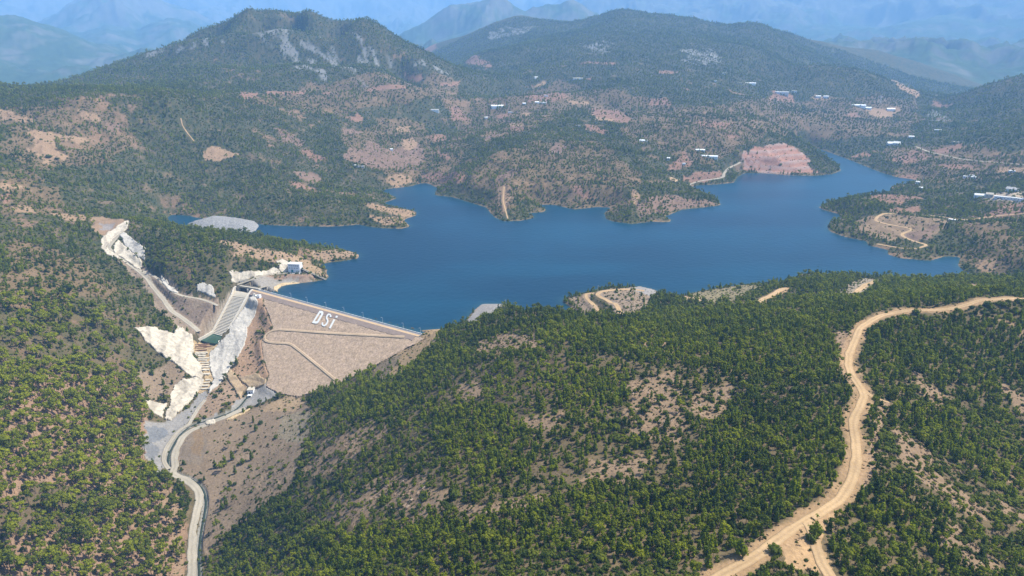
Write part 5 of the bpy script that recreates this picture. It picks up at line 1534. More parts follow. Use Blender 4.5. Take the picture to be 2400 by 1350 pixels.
# ochre wing wall beside the bridge
q = [at_z(569, 671, 4.2), at_z(587.5, 672, 4.2)]
ww = tag(MB().hexa([(*q[0][:2], 3), (*q[1][:2], 3), (q[1][0], q[1][1] + 1.2, 3), (q[0][0], q[0][1] + 1.2, 3)], [(*q[0][:2], 4.6), (*q[1][:2], 10.5), (q[1][0], q[1][1] + 1.2, 10.5), (q[0][0], q[0][1] + 1.2, 4.6)]).build('wing_wall', M['tan_cut']), 'ochre triangular retaining wall behind the spillway bridge', 'wall')

# outlet works at the toe of the dam
v0 = np.array(at_z(580.5, 925, -58.5))
vb = tag(empty('valve_house', tuple(v0)), 'pale roofed outlet building at the toe of the dam', 'building')
vx, vy = np.array((6.2, .2, 0)), np.array((-.2, 6.2, 0))
MB().box(v0 - (0, 0, 2), vx, vy, (0, 0, 7.2)).build('wall', M['wall_white'], vb)
b = MB()
b.hexa([v0 - vx * .08 - vy * .08 + (0, 0, 5.2), v0 + vx * 1.08 - vy * .08 + (0, 0, 5.2), v0 + vx * 1.08 + vy * 1.08 + (0, 0, 5.2), v0 - vx * .08 + vy * 1.08 + (0, 0, 5.2)],
       [v0 - vx * .05 - vy * .05 + (0, 0, 5.7), v0 + vx * 1.05 - vy * .05 + (0, 0, 5.7), v0 + vx * 1.05 + vy * 1.05 + (0, 0, 6.1), v0 - vx * .05 + vy * 1.05 + (0, 0, 6.1)])
b.build('roof', M['concrete_pale'], vb)
MB().box(v0 + vx * .2 - vy * .02, vx * .3, vy * .02, (0, 0, 3.2)).build('door', M['dark'], vb)
MB().box(v0 + vx * .62 - vy * .02 + (0, 0, 2.2), vx * .2, vy * .02, (0, 0, 1)).build('window', M['glass'], vb)
ob = tag(empty('outlet_block', tuple(v0 + (1, -4, -1))), 'low white concrete outlet block with a dark mouth, in front of the outlet building', 'outlet')
MB().box(v0 + (1.2, -5.0, -3), (4.6, .1, 0), (-.1, 3.6, 0), (0, 0, 4.4)).build('wall', M['white_paint'], ob)
MB().box(v0 + (2.6, -5.06, -.9), (2.2, .05, 0), (0, .05, 0), (0, 0, 1.7)).build('outlet_mouth', M['dark'], ob)
rw = [at_z(608, 916, -56), at_z(612, 926, -57), at_z(617, 939, -57.5)]
tag(wall_strip(rw, 1.0, 5).build('retaining_wall', M['rust']), 'dark slanting retaining wall at the dam toe', 'wall')
tag(wall_strip([at_z(577, 907, -54), at_z(594, 903, -54)], 1.0, 4).build('retaining_wall', M['concrete_pale']), 'thin pale retaining wall behind the outlet building', 'wall')

# rockfill bank in the inlet
BK = [(440, 524), (470, 516), (498, 508), (530, 509), (568, 514), (600, 520), (607, 529), (600, 540), (582, 547), (545, 546), (500, 542), (455, 535)]
P = np.array([at_z(u, v, 0)[:2] for u, v in BK])
gx, gy = np.meshgrid(np.arange(P[:, 0].min() - 2, P[:, 0].max() + 2, 1.3), np.arange(P[:, 1].min() - 2, P[:, 1].max() + 2, 1.3))
dm = np.full(gx.shape, 1e9)
for i in range(len(P)):
    dm = np.minimum(dm, seg_dist(gx, gy, P[i], P[(i + 1) % len(P)])[0])
k = inside(gx, gy, P)
sd_ = np.where(k, dm, -dm)
gz = 9.5 * (1 - np.exp(-np.clip(sd_, -3, 99) / 16)) + 0.6 * fbm(gx, gy, 4, 3, 0.7) + 0.6 * fbm(gx, gy, 16, 2)
ny, nx = gx.shape
i = np.arange(nx * ny).reshape(ny, nx)
k = sd_ > -2.5
fk = k[:-1, :-1] & k[1:, :-1] & k[:-1, 1:] & k[1:, 1:]
Fq = np.stack([i[:-1, :-1], i[:-1, 1:], i[1:, 1:], i[1:, :-1]], -1)[fk]
used = np.unique(Fq)
rm = np.full(nx * ny, -1)
rm[used] = np.arange(len(used))
V = np.stack([gx, gy, gz], -1).reshape(-1, 3)[used]
tag(link('rockfill_bank', np_mesh('rockfill_bank', V, rm[Fq]), M['riprap'], None, True), 'grey rockfill bank rising from the narrow inlet', 'bank')

# ------------------------------------------------------------------ farm buildings across the lake
def house(u, v, wpx, label, cat='house', kind='flat', mat='wall_white', roof='white_paint', depth=None, rot=0.0, hgt=None, group=None, spans=1):
    p = ray_hit(u, v)
    t = np.linalg.norm(p - (0, 0, CAM_H))
    w = max(wpx * t / F_PX, 5.0)
    d = depth or max(6.0, w * .45)
    h = hgt or 4.5
    a = math.atan2(-p[0], p[1]) * 0.9 + rot
    exn = np.array((math.cos(a), math.sin(a), 0))
    eyn = np.array((-math.sin(a), math.cos(a), 0))
    o = p - exn * w / 2 - (0, 0, 0)
    zs = [float(hz(*(o + exn * w * i + eyn * d * j)[:2])) for i in (0, 1) for j in (0, 1)]
    o[2] = max(zs) * .5 + min(zs) * .5
    drop = o[2] - min(zs) + 1
    t_ = tag(empty('greenhouse' if cat == 'greenhouse' else 'farm_shed' if cat == 'shed' else 'village_house', tuple(o)), label, cat, group)
    MB().box(o - (0, 0, drop), exn * w, eyn * d, (0, 0, h + drop)).build('wall', M[mat], t_)
    for s in range(spans):
        y0_ = eyn * (d / spans * s)
        dd_ = d / spans
        b = MB()
        e = exn * .35
        if kind == 'flat':
            b.box(o + y0_ - e + (0, 0, h + .002), exn * w + e * 2, eyn * dd_, (0, 0, .5))
        else:
            top = o + y0_ + (0, 0, h)
            r_ = dd_ * (.28 if kind == 'gable' else .22)
            if kind == 'gable':
                ring = [top - eyn * .3, top + eyn * (dd_ + .3), top + eyn * dd_ / 2 + (0, 0, r_)]
            else:
                ring = [top + eyn * dd_ * f + (0, 0, r_ * math.sin(math.pi * f)) for f in np.linspace(0, 1, 7)]
            b.hexa([q - e for q in ring], [q + exn * w + e for q in ring])
        b.build('roof', M[roof], t_)
    if cat != 'greenhouse':
        nwin = max(2, int(w / 5))
        for i in range(nwin):
            MB().box(o + exn * (w * (i + .3) / nwin) - eyn * .1 + (0, 0, 1.2), exn * min(1.4, w / nwin * .4), eyn * .1, (0, 0, 1.3)).build('window', M['glass'], t_)
    else:
        MB().box(o + exn * w * .45 - eyn * .1, exn * 2.4, eyn * .1, (0, 0, 2.4)).build('door', M['steel'], t_)
    return t_


GH = 'greenhouses across the lake'
VH = 'houses across the lake'
for a in [
    (1167, 254, 28, 'large white greenhouse of three spans above the middle promontory', 'greenhouse', 'arch', 'plastic_film', 'plastic_film', 26, .1, 3.5, GH, 3),
    (1018, 262, 20, 'long low grey greenhouse alone among pines left of the promontory', 'greenhouse', 'arch', 'plastic_film', 'concrete_grey', 8, -.1, 3.0, GH, 1),
    (1140, 279, 7, 'tiny white house below the big three span greenhouse', 'house', 'gable', 'wall_white', 'white_paint', 7, .2, 4, VH, 1),
    (1258, 185, 9, 'small white house alone high above the terraces', 'house', 'gable', 'wall_white', 'white_paint', 9, .6, 5, VH, 1),
    (1260, 243, 12, 'white greenhouse, first of the pair right of the big one', 'greenhouse', 'arch', 'plastic_film', 'plastic_film', 10, .0, 3, GH, 1),
    (1274, 244, 12, 'white greenhouse, second of the pair right of the big one', 'greenhouse', 'arch', 'plastic_film', 'plastic_film', 10, .0, 3, GH, 1),
    (1229, 247, 7, 'white house between the big greenhouse and the pair', 'house', 'gable', 'wall_white', 'white_paint', 8, .3, 5, VH, 1),
    (1280, 227, 8, 'white house above the pair of greenhouses', 'house', 'flat', 'wall_white', 'white_paint', 8, .1, 4, VH, 1),
    (1196, 265, 9, 'thin white shed under the big greenhouse', 'shed', 'flat', 'wall_white', 'white_paint', 6, .1, 3, VH, 1),
    (1356, 298, 8, 'pale shed at the rim of the brown fields', 'shed', 'flat', 'concrete', 'concrete_pale', 7, .1, 4, VH, 1),
    (1508, 332, 17, 'long white greenhouse on the slope above the promontory', 'greenhouse', 'arch', 'plastic_film', 'plastic_film', 9, .0, 3.5, GH, 1),
    (1567, 377, 7, 'small bright white house near the bare knoll', 'house', 'gable', 'wall_white', 'white_paint', 7, .3, 4, VH, 1),
    (1603, 388, 7, 'small white house just above the tan shore fields', 'house', 'flat', 'wall_white', 'white_paint', 6, .0, 4, VH, 1),
    (1641, 355, 20, 'shorter white greenhouse left of the red quarry', 'greenhouse', 'arch', 'plastic_film', 'plastic_film', 8, .0, 3, GH, 1),
    (1660, 370, 40, 'longest white greenhouse left of the red quarry', 'greenhouse', 'arch', 'plastic_film', 'plastic_film', 9, -.05, 3.5, GH, 1),
    (1696, 175, 7, 'tiny white house highest on the hazy slope', 'house', 'flat', 'wall_white', 'white_paint', 10, .0, 5, VH, 1),
    (1676, 193, 8, 'pale house on the hazy road line', 'house', 'flat', 'wall_white', 'white_paint', 9, .0, 5, VH, 1),
    (1733, 197, 10, 'grey white shed on the hazy plain', 'shed', 'flat', 'concrete', 'concrete_pale', 9, .0, 4, VH, 1),
    (1759, 199, 22, 'long white greenhouse on the hazy plain', 'greenhouse', 'arch', 'plastic_film', 'plastic_film', 16, .0, 4, GH, 2),
    (1832, 223, 27, 'big white farm hall with windows on the red plain', 'shed', 'flat', 'wall_white', 'white_paint', 22, .0, 8, VH, 1),
    (1862, 217, 11, 'low white shed right of the big farm hall', 'shed', 'flat', 'wall_white', 'white_paint', 10, .0, 4, VH, 1),
    (1918, 230, 10, 'white house at the rim of the tan plain patch', 'house', 'gable', 'wall_white', 'white_paint', 10, .2, 5, VH, 1),
    (1935, 231, 10, 'white gabled house at the right end of the tan plain patch', 'house', 'gable', 'wall_white', 'white_paint', 10, -.2, 6, VH, 1),
    (2012, 251, 27, 'longer white greenhouse above the tan field', 'greenhouse', 'arch', 'plastic_film', 'plastic_film', 14, .0, 4, GH, 1),
    (2030, 256, 19, 'white greenhouse just below the longer one above the tan field', 'greenhouse', 'arch', 'plastic_film', 'plastic_film', 12, .0, 4, GH, 1),
    (2088, 261, 15, 'white greenhouse at the right end of the tan field', 'greenhouse', 'arch', 'plastic_film', 'plastic_film', 14, .2, 4, GH, 1),
    (2088, 341, 12, 'white peaked barn, left one of the twin barns', 'shed', 'gable', 'wall_white', 'white_paint', 16, .2, 5, VH, 1),
    (2100, 341, 12, 'white peaked barn, right one of the twin barns', 'shed', 'gable', 'wall_white', 'white_paint', 16, -.2, 5, VH, 1),
    (2136, 325, 10, 'white house with annexes above the grey highway start', 'house', 'gable', 'wall_white', 'white_paint', 9, .2, 5, VH, 1),
    (2198, 308, 12, 'white shed at the foot of the dark pine hill', 'shed', 'flat', 'wall_white', 'white_paint', 9, .1, 4, VH, 1),
    (2240, 337, 10, 'pale shed on top of the brown hillside field', 'shed', 'flat', 'concrete', 'concrete_pale', 8, .0, 4, VH, 1),
    (2372, 405, 10, 'bright white house below the grey highway', 'house', 'flat', 'wall_white', 'white_paint', 8, .1, 5, VH, 1),
    (2262, 418, 7, 'small white house left of the east shore trio', 'house', 'flat', 'wall_white', 'white_paint', 7, .0, 4, VH, 1),
    (2277, 416, 9, 'upper white house of the east shore trio', 'house', 'flat', 'wall_white', 'white_paint', 7, .1, 4, VH, 1),
    (2281, 420, 9, 'lower white house of the east shore trio', 'house', 'flat', 'wall_white', 'white_paint', 7, .0, 4, VH, 1),
    (2158, 445, 7, 'small white house in trees near the shore bay', 'house', 'gable', 'wall_white', 'white_paint', 6, .2, 4, VH, 1),
    (2150, 432, 7, 'pale house in trees closest to the shore bay', 'house', 'gable', 'wall_white', 'white_paint', 6, -.2, 4, VH, 1),
    (2296, 464, 18, 'white roofed hall at the left end of the east village', 'shed', 'gable', 'wall_white', 'white_paint', 10, .1, 5, VH, 1),
    (2318, 464, 12, 'grey white hall next in the row of the east village', 'shed', 'gable', 'concrete', 'concrete_pale', 10, .0, 5, VH, 1),
    (2340, 466, 14, 'long white shed in the middle of the east village', 'shed', 'flat', 'wall_white', 'white_paint', 7, .0, 4, VH, 1),
    (2358, 469, 11, 'small white shed right of the village middle', 'shed', 'flat', 'wall_white', 'white_paint', 6, .0, 4, VH, 1),
    (2374, 471, 11, 'low white shed in the lower village row', 'shed', 'flat', 'wall_white', 'white_paint', 6, .0, 4, VH, 1),
    (2390, 473, 10, 'last white shed of the lower village row', 'shed', 'flat', 'wall_white', 'white_paint', 6, .0, 4, VH, 1),
    (2370, 451, 20, 'pale green roofed hall above the east village', 'shed', 'gable', 'wall_white', 'concrete_grey', 12, -.3, 5, VH, 1),
    (2243, 518, 30, 'low white trough shaped basin house beside the farm road', 'shed', 'flat', 'concrete_pale', 'white_paint', 6, -.15, 1.5, VH, 1),
    (835, 392, 10, 'white shed in a row below the round brown fields', 'shed', 'flat', 'wall_white', 'white_paint', 6, -.2, 3.5, VH, 1),
    (848, 394, 11, 'grey roofed shed beside the white one below the brown fields', 'shed', 'flat', 'concrete', 'concrete_grey', 6, -.1, 3.5, VH, 1),
    (918, 354, 6, 'tiny white house in the middle of the brown fields', 'house', 'gable', 'wall_white', 'white_paint', 6, .2, 4, VH, 1),
    (1354, 187, 22, 'grey white greenhouse beside the red bank', 'greenhouse', 'arch', 'plastic_film', 'concrete_pale', 10, .0, 3.5, GH, 1),
]:
    u, v, w_, lb, cat, kd, mt, rf_, dp, ro, hg, gr, spn = a
    house(u, v, w_, lb, cat, kd, mt, rf_, dp, ro, hg, gr, spn)

# power line tower on the plain, posts on the lakeside knoll
def pylon(u, v, h, label):
    p = ray_hit(u, v)
    t = tag(empty('power_pylon', tuple(p)), label, 'pylon')
    b = MB()
    for sx, sy in ((-1, -1), (1, -1), (1, 1), (-1, 1)):
        b.tube(p + (sx * 4, sy * 4, -1), p + (sx * .7, sy * .7, h), .35, .22, 6)
    for f in np.linspace(.1, .9, 7):
        w0, w1 = 4 - 3.3 * f, 4 - 3.3 * min(1, f + .12)
        for sx, sy, tx, ty in ((-1, -1, 1, -1), (1, -1, 1, 1), (1, 1, -1, 1), (-1, 1, -1, -1)):
            b.tube(p + (sx * w0, sy * w0, h * f), p + (tx * w1, ty * w1, h * min(1, f + .12)), .16, .16, 5)
    b.build('lattice', M['galvanised'], t)
    for f, w in ((.72, 6.5), (.84, 5.5), (.95, 4.5)):
        MB().tube(p + (-w, 0, h * f), p + (w, 0, h * f), .3, .3, 6).build('cross_arm', M['galvanised'], t)
    return t


pylon(2062, 243, 27, 'grey lattice power pylon on the hazy plain')


def power_pole(u, v, h, label, mat='galvanised'):
    p = ray_hit(u, v)
    t = tag(empty('power_pole', tuple(p)), label, 'pole', 'wooden and steel poles by the lake')
    MB().tube(p - (0, 0, 1), p + (0, 0, h), .22, .14).build('pole', M[mat], t)
    MB().tube(p + (-1.3, .3, h - .6), p + (1.3, -.3, h - .6), .1, .1, 6).build('cross_arm', M[mat], t)
    for s in (-1.1, 0, 1.1):
        MB().tube(p + (s, -s * .23, h - .55), p + (s, -s * .23, h - .15), .12, .08, 6).build('insulator', M['concrete_grey'], t)


power_pole(1401, 686, 9, 'grey pole at the lake edge of the bending road')
power_pole(1436, 723, 9, 'grey pole beside the bending road on the knoll')
power_pole(1425, 676, 7, 'dark pole by the bushes on the lakeside knoll', 'rust')

# ------------------------------------------------------------------ trees and bushes
_ico = bmesh.new()
bmesh.ops.create_icosphere(_ico, subdivisions=1, radius=1.0)
ICO_V = np.array([v.co[:] for v in _ico.verts])
ICO_F = np.array([[v.index for v in f.verts] for f in _ico.faces])
_ico.free()


def leaves(g, clusters, per, size, squash=0.8, core=0.72, up=0.35):
    """crown of many small leaf tufts round clusters (x, y, z, r); returns quads as triangles pairs"""
    V, F, o = [], [], 0
    for cx, cy, cz, r in clusters:
        c = np.array((cx, cy, cz))
        n = max(4, int(per * (r ** 1.3)))
        d = g.normal(size=(n, 3))
        d[:, 2] += up
        d /= np.linalg.norm(d, axis=1, keepdims=True)
        p = c + d * r * (0.78 + 0.34 * g.random((n, 1))) * (1, 1, squash)
        nn = d + 0.55 * g.normal(size=(n, 3))
        nn /= np.linalg.norm(nn, axis=1, keepdims=True)
        a = np.cross(nn, g.normal(size=(n, 3)))
        a /= np.linalg.norm(a, axis=1, keepdims=True)
        b = np.cross(nn, a)
        s = (size * (0.6 + 0.8 * g.random((n, 1))))
        q = np.stack([p - a * s, p - b * s * .6, p + a * s, p + b * s * .6], 1)
        V.append(q.reshape(-1, 3))
        idx = np.arange(n * 4).reshape(n, 4) + o
        F += [idx[:, [0, 1, 2]], idx[:, [0, 2, 3]]]
        o += n * 4
        if core:
            iv = ICO_V * (r * core) * (1, 1, squash) * (1 + 0.22 * g.normal(size=(len(ICO_V), 1))) + c
            V.append(iv)
            F.append(ICO_F + o)
            o += len(iv)
    return np.concatenate(V), np.concatenate(F)


def crown_mature(g):
    cl = []
    for i in range(11):
        a, rr = g.random() * 6.28, 2.9 * math.sqrt(g.random())
        cl.append((rr * math.cos(a), rr * math.sin(a), 6.6 + 1.6 * (1 - (rr / 2.9) ** 2) + g.normal() * .55, 1.0 + .55 * g.random()))
    for i in range(3):
        a = g.random() * 6.28
        cl.append((2.0 * math.cos(a), 2.0 * math.sin(a), 4.6 + g.random(), .9))
    return leaves(g, cl, 15, .42, .7)


def crown_young(g):
    cl = []
    for z in np.linspace(1.2, 5.6, 6):
        w = (1.25 + .5 * g.random()) * (1 - (z - .4) / 6.4) ** .6
        n = 3 if w > .8 else 1
        a0 = g.random() * 6.28
        for k in range(n):
            a = a0 + k * 6.28 / n + g.normal() * .2
            off = w * (.4 + .35 * g.random()) if n > 1 else 0
            cl.append((off * math.cos(a), off * math.sin(a), z + g.normal() * .35, max(.5, w * (.55 + .3 * g.random()))))
    return leaves(g, cl, 16, .34, 1.05)


def crown_bush(g):
    cl = [(0, 0, .8, 1.05)]
    for i in range(5):
        a = g.random() * 6.28
        cl.append((.95 * math.cos(a), .95 * math.sin(a), .45 + .5 * g.random(), .55 + .35 * g.random()))
    return leaves(g, cl, 20, .26, .8)


def crown_dry(g):
    cl = []
    for i in range(6):
        a, r_ = g.random() * 6.28, 1.1 * g.random()
        cl.append((r_ * math.cos(a), r_ * math.sin(a), .25, .45 + .25 * g.random()))
    return leaves(g, cl, 18, .2, .6, core=.6)


def trunk_mesh(g, h, r, name):
    b = MB()
    p = np.zeros(3) - (0, 0, .6)
    lean = g.normal(size=2) * .25
    q1, q2 = np.array((lean[0] * .4, lean[1] * .4, h * .5)), np.array((lean[0], lean[1], h))
    b.tube(p, q1, r, r * .75, 7)
    b.tube(q1, q2, r * .75, r * .4, 7)
    for i in range(3):
        a = g.random() * 6.28
        s = q1 + (q2 - q1) * (.1 + .3 * i)
        b.tube(s, s + (1.3 * math.cos(a), 1.3 * math.sin(a), .9), r * .35, r * .15, 5)
    me = py_mesh(name, b.V, b.F)
    me.materials.append(M['bark'])
    return me


KINDS = []     # (crown mesh, trunk mesh or None, joined mesh)
SPEC = [('mature', crown_mature, 6, 'pine_leaf', 6.8, .22), ('young', crown_young, 6, 'young_leaf', 4.8, .12), ('bush', crown_bush, 4, 'bush_leaf', None, 0), ('dry', crown_dry, 2, 'dry_leaf', None, 0)]
IDX = {}
for nm, fn, cnt, mt, th, tr_ in SPEC:
    IDX[nm] = []
    for c_ in range(cnt):
        g = np.random.default_rng(100 + len(KINDS))
        V, F = fn(g)
        cm = np_mesh('crown', V, F)
        cm.materials.append(M[mt])
        tm = None
        if th:
            tm = trunk_mesh(g, th, tr_, 'trunk')
            bmj = bmesh.new()
            bmj.from_mesh(cm)
            n0 = len(bmj.faces)
            bmj.from_mesh(tm)
            bmj.faces.ensure_lookup_table()
            for f in bmj.faces[n0:]:
                f.material_index = 1
            jm = bpy.data.meshes.new('whole_tree')
            bmj.to_mesh(jm)
            bmj.free()
            jm.materials.append(M[mt])
            jm.materials.append(M['bark'])
        else:
            jm = cm
        IDX[nm].append(len(KINDS))
        KINDS.append((cm, tm, jm))

# where they grow
TX, TY, TS, TT, TKI = [], [], [], [], []      # x, y, scale, tint, prototype


def pick(names, g, n):
    a = np.array(IDX[names])
    return a[g.integers(0, len(a), n)]


def scatter(r0, r1, space, dens_mul, seed, scale_mul, level, tufts=False):
    g = np.random.default_rng(seed)
    ymax, xmax = r1, r1 * math.sin(AZ1)
    nx, ny = int(2 * xmax / space), int(ymax / space)
    jx = (np.arange(nx)[None] + g.random((ny, nx))) * space - xmax
    jy = (np.arange(ny)[:, None] + g.random((ny, nx))) * space
    x, y = jx.ravel(), jy.ravel()
    r = np.hypot(x, y)
    a = np.arctan2(x, y)
    k = (r >= r0) & (r < r1) & (np.abs(a) < AZ1 - .01)
    x, y, r, a = x[k], y[k], r[k], a[k]
    l = np.log(r)
    ia = np.clip(((a - AZ0) / (AZ1 - AZ0) * (NA - 1)).round().astype(int), 0, NA - 1)
    il = np.clip(((l - L0) / (L1 - L0) * (NR - 1)).round().astype(int), 0, NR - 1)
    d = np.clip(0.75 - DENS[il, ia], 0, .6) * TUFT[il, ia] if tufts else DENS[il, ia]
    z = H[il, ia]
    ok = (g.random(len(x)) < d * dens_mul) & VIS[il, ia] & ((SD[il, ia] > 1) | (z < -3))
    x, y, il, ia, z = x[ok], y[ok], il[ok], ia[ok], z[ok]
    # inside the frame with some margin for a step aside
    u, v, _ = to_px(x, y, z)
    ok = (u > -480) & (u < 2880) & (v < 1620) & (v > -60)
    x, y, il, ia = x[ok], y[ok], il[ok], ia[ok]
    n = len(x)
    pine = g.random(n) < PINE[il, ia]
    mat_ = g.random(n) < np.maximum(MATURE[il, ia], 0.35 if level >= 2 else 0.22)
    kind = np.where(pine, np.where(mat_, pick('mature', g, n), pick('young', g, n)), np.where(g.random(n) < 0.22, pick('dry', g, n), pick('bush', g, n)))
    if tufts:
        kind = np.where(g.random(n) < 0.6, pick('dry', g, n), pick('bush', g, n))
    s = (0.45 + 0.55 * g.random(n) + 0.45 * g.random(n) ** 3) * scale_mul
    is_m = np.isin(kind, IDX['mature'])
    is_y = np.isin(kind, IDX['young'])
    s = np.where(is_m, s * np.where(MATURE[il, ia] < .5, .75, 1.4), s)
    s = np.where(is_y, s * 0.95, s)
    s = np.where(~is_m & ~is_y, s * (0.85 + 1.1 * g.random(n) ** 2), s)
    tint = 0.48 + 0.5 * f3[il, ia] + 0.5 * f1[il, ia] + 0.22 * g.normal(size=n)
    tint = tint + 0.2 * YOUNG[il, ia] + 0.28 * MATURE[il, ia] + 0.06 * (level >= 1) + 0.10 * (level >= 2)
    TX.append(x), TY.append(y), TS.append(s), TT.append(np.clip(tint, 0, 1.2)), TKI.append(kind)


scatter(150, 620, 2.3, 0.95, 1, 0.95, 0)
scatter(620, 1050, 3.3, 0.97, 2, 1.05, 1)
scatter(150, 560, 1.8, 0.75, 11, 0.5, 0, True)
scatter(560, 1100, 2.7, 0.65, 12, 0.6, 1, True)
scatter(1100, 1900, 4.2, 0.5, 13, 0.8, 2, True)
scatter(1050, 2000, 4.6, 1.05, 3, 1.05, 2)
scatter(2000, 4600, 7.0, 1.05, 4, 1.3, 3)
TX, TY, TS, TT, TKI = (np.concatenate(q) for q in (TX, TY, TS, TT, TKI))
TZ = hz(TX, TY) - 0.1
# mature pines need room: thin those too close together near by
big = np.isin(TKI, IDX['mature'])
rr = np.hypot(TX, TY)
keep = np.ones(len(TX), bool)
cell = {}
for i in np.nonzero(big & (rr < 900))[0]:
    c_ = (int(TX[i] // 6.6), int(TY[i] // 6.6))
    if c_ in cell:
        keep[i] = False
    else:
        cell[c_] = i
# single trees seen against bare ground: (u, v of the foot, kind, scale, tint)
SINGLES = [(600, 1010, 'young', 1.2, .35, 'slim dark pine high on the scree near its top edge'), (575, 1035, 'young', 1.3, .3, 'dark pine in the upper scree clump'), (560, 1058, 'mature', .8, .35, 'round dark pine in the middle of the scree clump'), (545, 1078, 'young', 1.3, .4, 'conical pine low in the scree clump'), (568, 1088, 'young', 1.2, .3, 'narrow dark pine at the clump edge on the scree'), (528, 1092, 'young', 1.5, .55, 'pine touching the big light green scree pine'), (540, 1140, 'young', 1.1, .4, 'small pine below the big scree pine'), (550, 1180, 'mature', .8, .45, 'pine above the lower scree pines'), (530, 1185, 'young', 1.4, .35, 'dark conical pine among the lower scree pines'),
    (2012, 1186, 'young', 1.5, .35, 'lone dark pine beside the ridge road, throwing its shadow on the dirt'), (1984, 1213, 'young', 1.35, .3, 'dark young pine on the road edge just below the lone dark pine'), (1908, 1258, 'young', 1.6, .6, 'bright green pine at the mouth of the road junction'),
    (1904, 1268, 'bush', 1.9, .4, 'dark bush at the foot of the bright pine at the junction'), (1732, 1302, 'young', 1.7, .6, 'round green pine on the lower edge of the branching road'), (1815, 1300, 'bush', 2.2, .4, 'dark bush in the middle of the sandy junction'),
    (520, 1104, 'mature', 1.0, .7, 'big light green pine standing alone on the scree slope'), (505, 1098, 'young', 1.4, .4, 'dark pine leaning on the big lone scree pine'), (535, 1050, 'mature', .85, .35, 'dark pine at the top of the scree clump'), (590, 1078, 'young', 1.4, .3, 'dark pine at the right end of the scree clump'),
    (552, 1110, 'young', 1.1, .35, 'small dark pine right of the big lone scree pine'), (388, 1122, 'mature', .75, .75, 'slim light pine at the road bend by the stream'), (402, 1128, 'mature', .7, .65, 'light pine on the road side at the valley bend'),
    (510, 1245, 'mature', .8, .65, 'light green pine at the foot of the bare scree'), (535, 1165, 'mature', .95, .5, 'pine on the lower scree beside the valley'), (522, 1195, 'young', 1.3, .3, 'dark pine under the lower scree pine'), (412, 1282, 'mature', .75, .5, 'round pine alone on red earth beside the valley road'),
    (586, 958, 'bush', 2.0, .35, 'dark bush above the stream near the outlet'), (594, 990, 'young', 1.0, .4, 'slim pine on the brown slope above the stream'), (117, 370, 'bush', 4.0, .4, 'dark round tree in the tan clearing on the far left hill')]
f0_ = keep.copy()
tx = [TX[f0_], TY[f0_], TZ[f0_], TS[f0_], TT[f0_], TKI[f0_]]
sg = np.random.default_rng(5)
sx = []
for u, v, kd, s, t, lb in SINGLES:
    p = ray_hit(u, v)
    sx.append((p[0], p[1], p[2] - .1, s, t, IDX[kd][int(sg.integers(0, len(IDX[kd])))]))
sx = np.array(sx)
# keep other plants off the singles
kk = np.ones(len(tx[0]), bool)
for q in sx:
    kk &= np.hypot(tx[0] - q[0], tx[1] - q[1]) > 3.0 * q[3]
TX, TY, TZ, TS, TT, TKI = (np.concatenate([a[kk], sx[:, j]]) for j, a in enumerate(tx))
TKI = TKI.astype(int)
NS = len(sx)
n_all = len(TX)
LAB = {n_all - NS + i: SINGLES[i][5] for i in range(NS)}
ROT = rng.random(n_all) * 6.283
TALL = 0.85 + 0.55 * rng.random(n_all)
u_, v_, dep = to_px(TX, TY, TZ)
isp = np.isin(TKI, IDX['mature'] + IDX['young'])
isb = np.isin(TKI, IDX['bush'])
hgt = np.where(np.isin(TKI, IDX['mature']), 8.6, np.where(isp, 6.2, 1.8)) * TS
wid = np.where(np.isin(TKI, IDX['mature']), 7.0, np.where(isp, 3.2, 3.0)) * TS
size_px = F_PX * np.sqrt(hgt * wid) / dep
# in the frame, and not behind a rise of the ground
inf = (u_ > 8) & (u_ < 2392) & (v_ < 1342) & (v_ > 0)
aA, lA = np.arctan2(TX, TY), np.log(np.hypot(TX, TY))
ANG = np.maximum.accumulate((H - CAM_H) / R, axis=0)
seen = (TZ + hgt * .8 - CAM_H) / np.hypot(TX, TY) > blerp(ANG, AZ0, AZ1, L0, L1, aA, lA - 0.004)
ONES = 'zero one two three four five six seven eight nine ten eleven twelve thirteen fourteen fifteen sixteen seventeen eighteen nineteen'.split()
TENS = 'x x twenty thirty forty fifty sixty seventy eighty ninety'.split()


def num(n):
    n = int(n)
    return ONES[n] if n < 20 else (TENS[n // 10] + ('-' + ONES[n % 10] if n % 10 else '')) if n < 100 else 'one hundred'


used_labels = set()


def where(u, v):
    a, b = u / 24.0, (1350 - v) / 13.5
    w1 = num(round(a))
    return f'{w1} percent across, {num(round(b))} up'


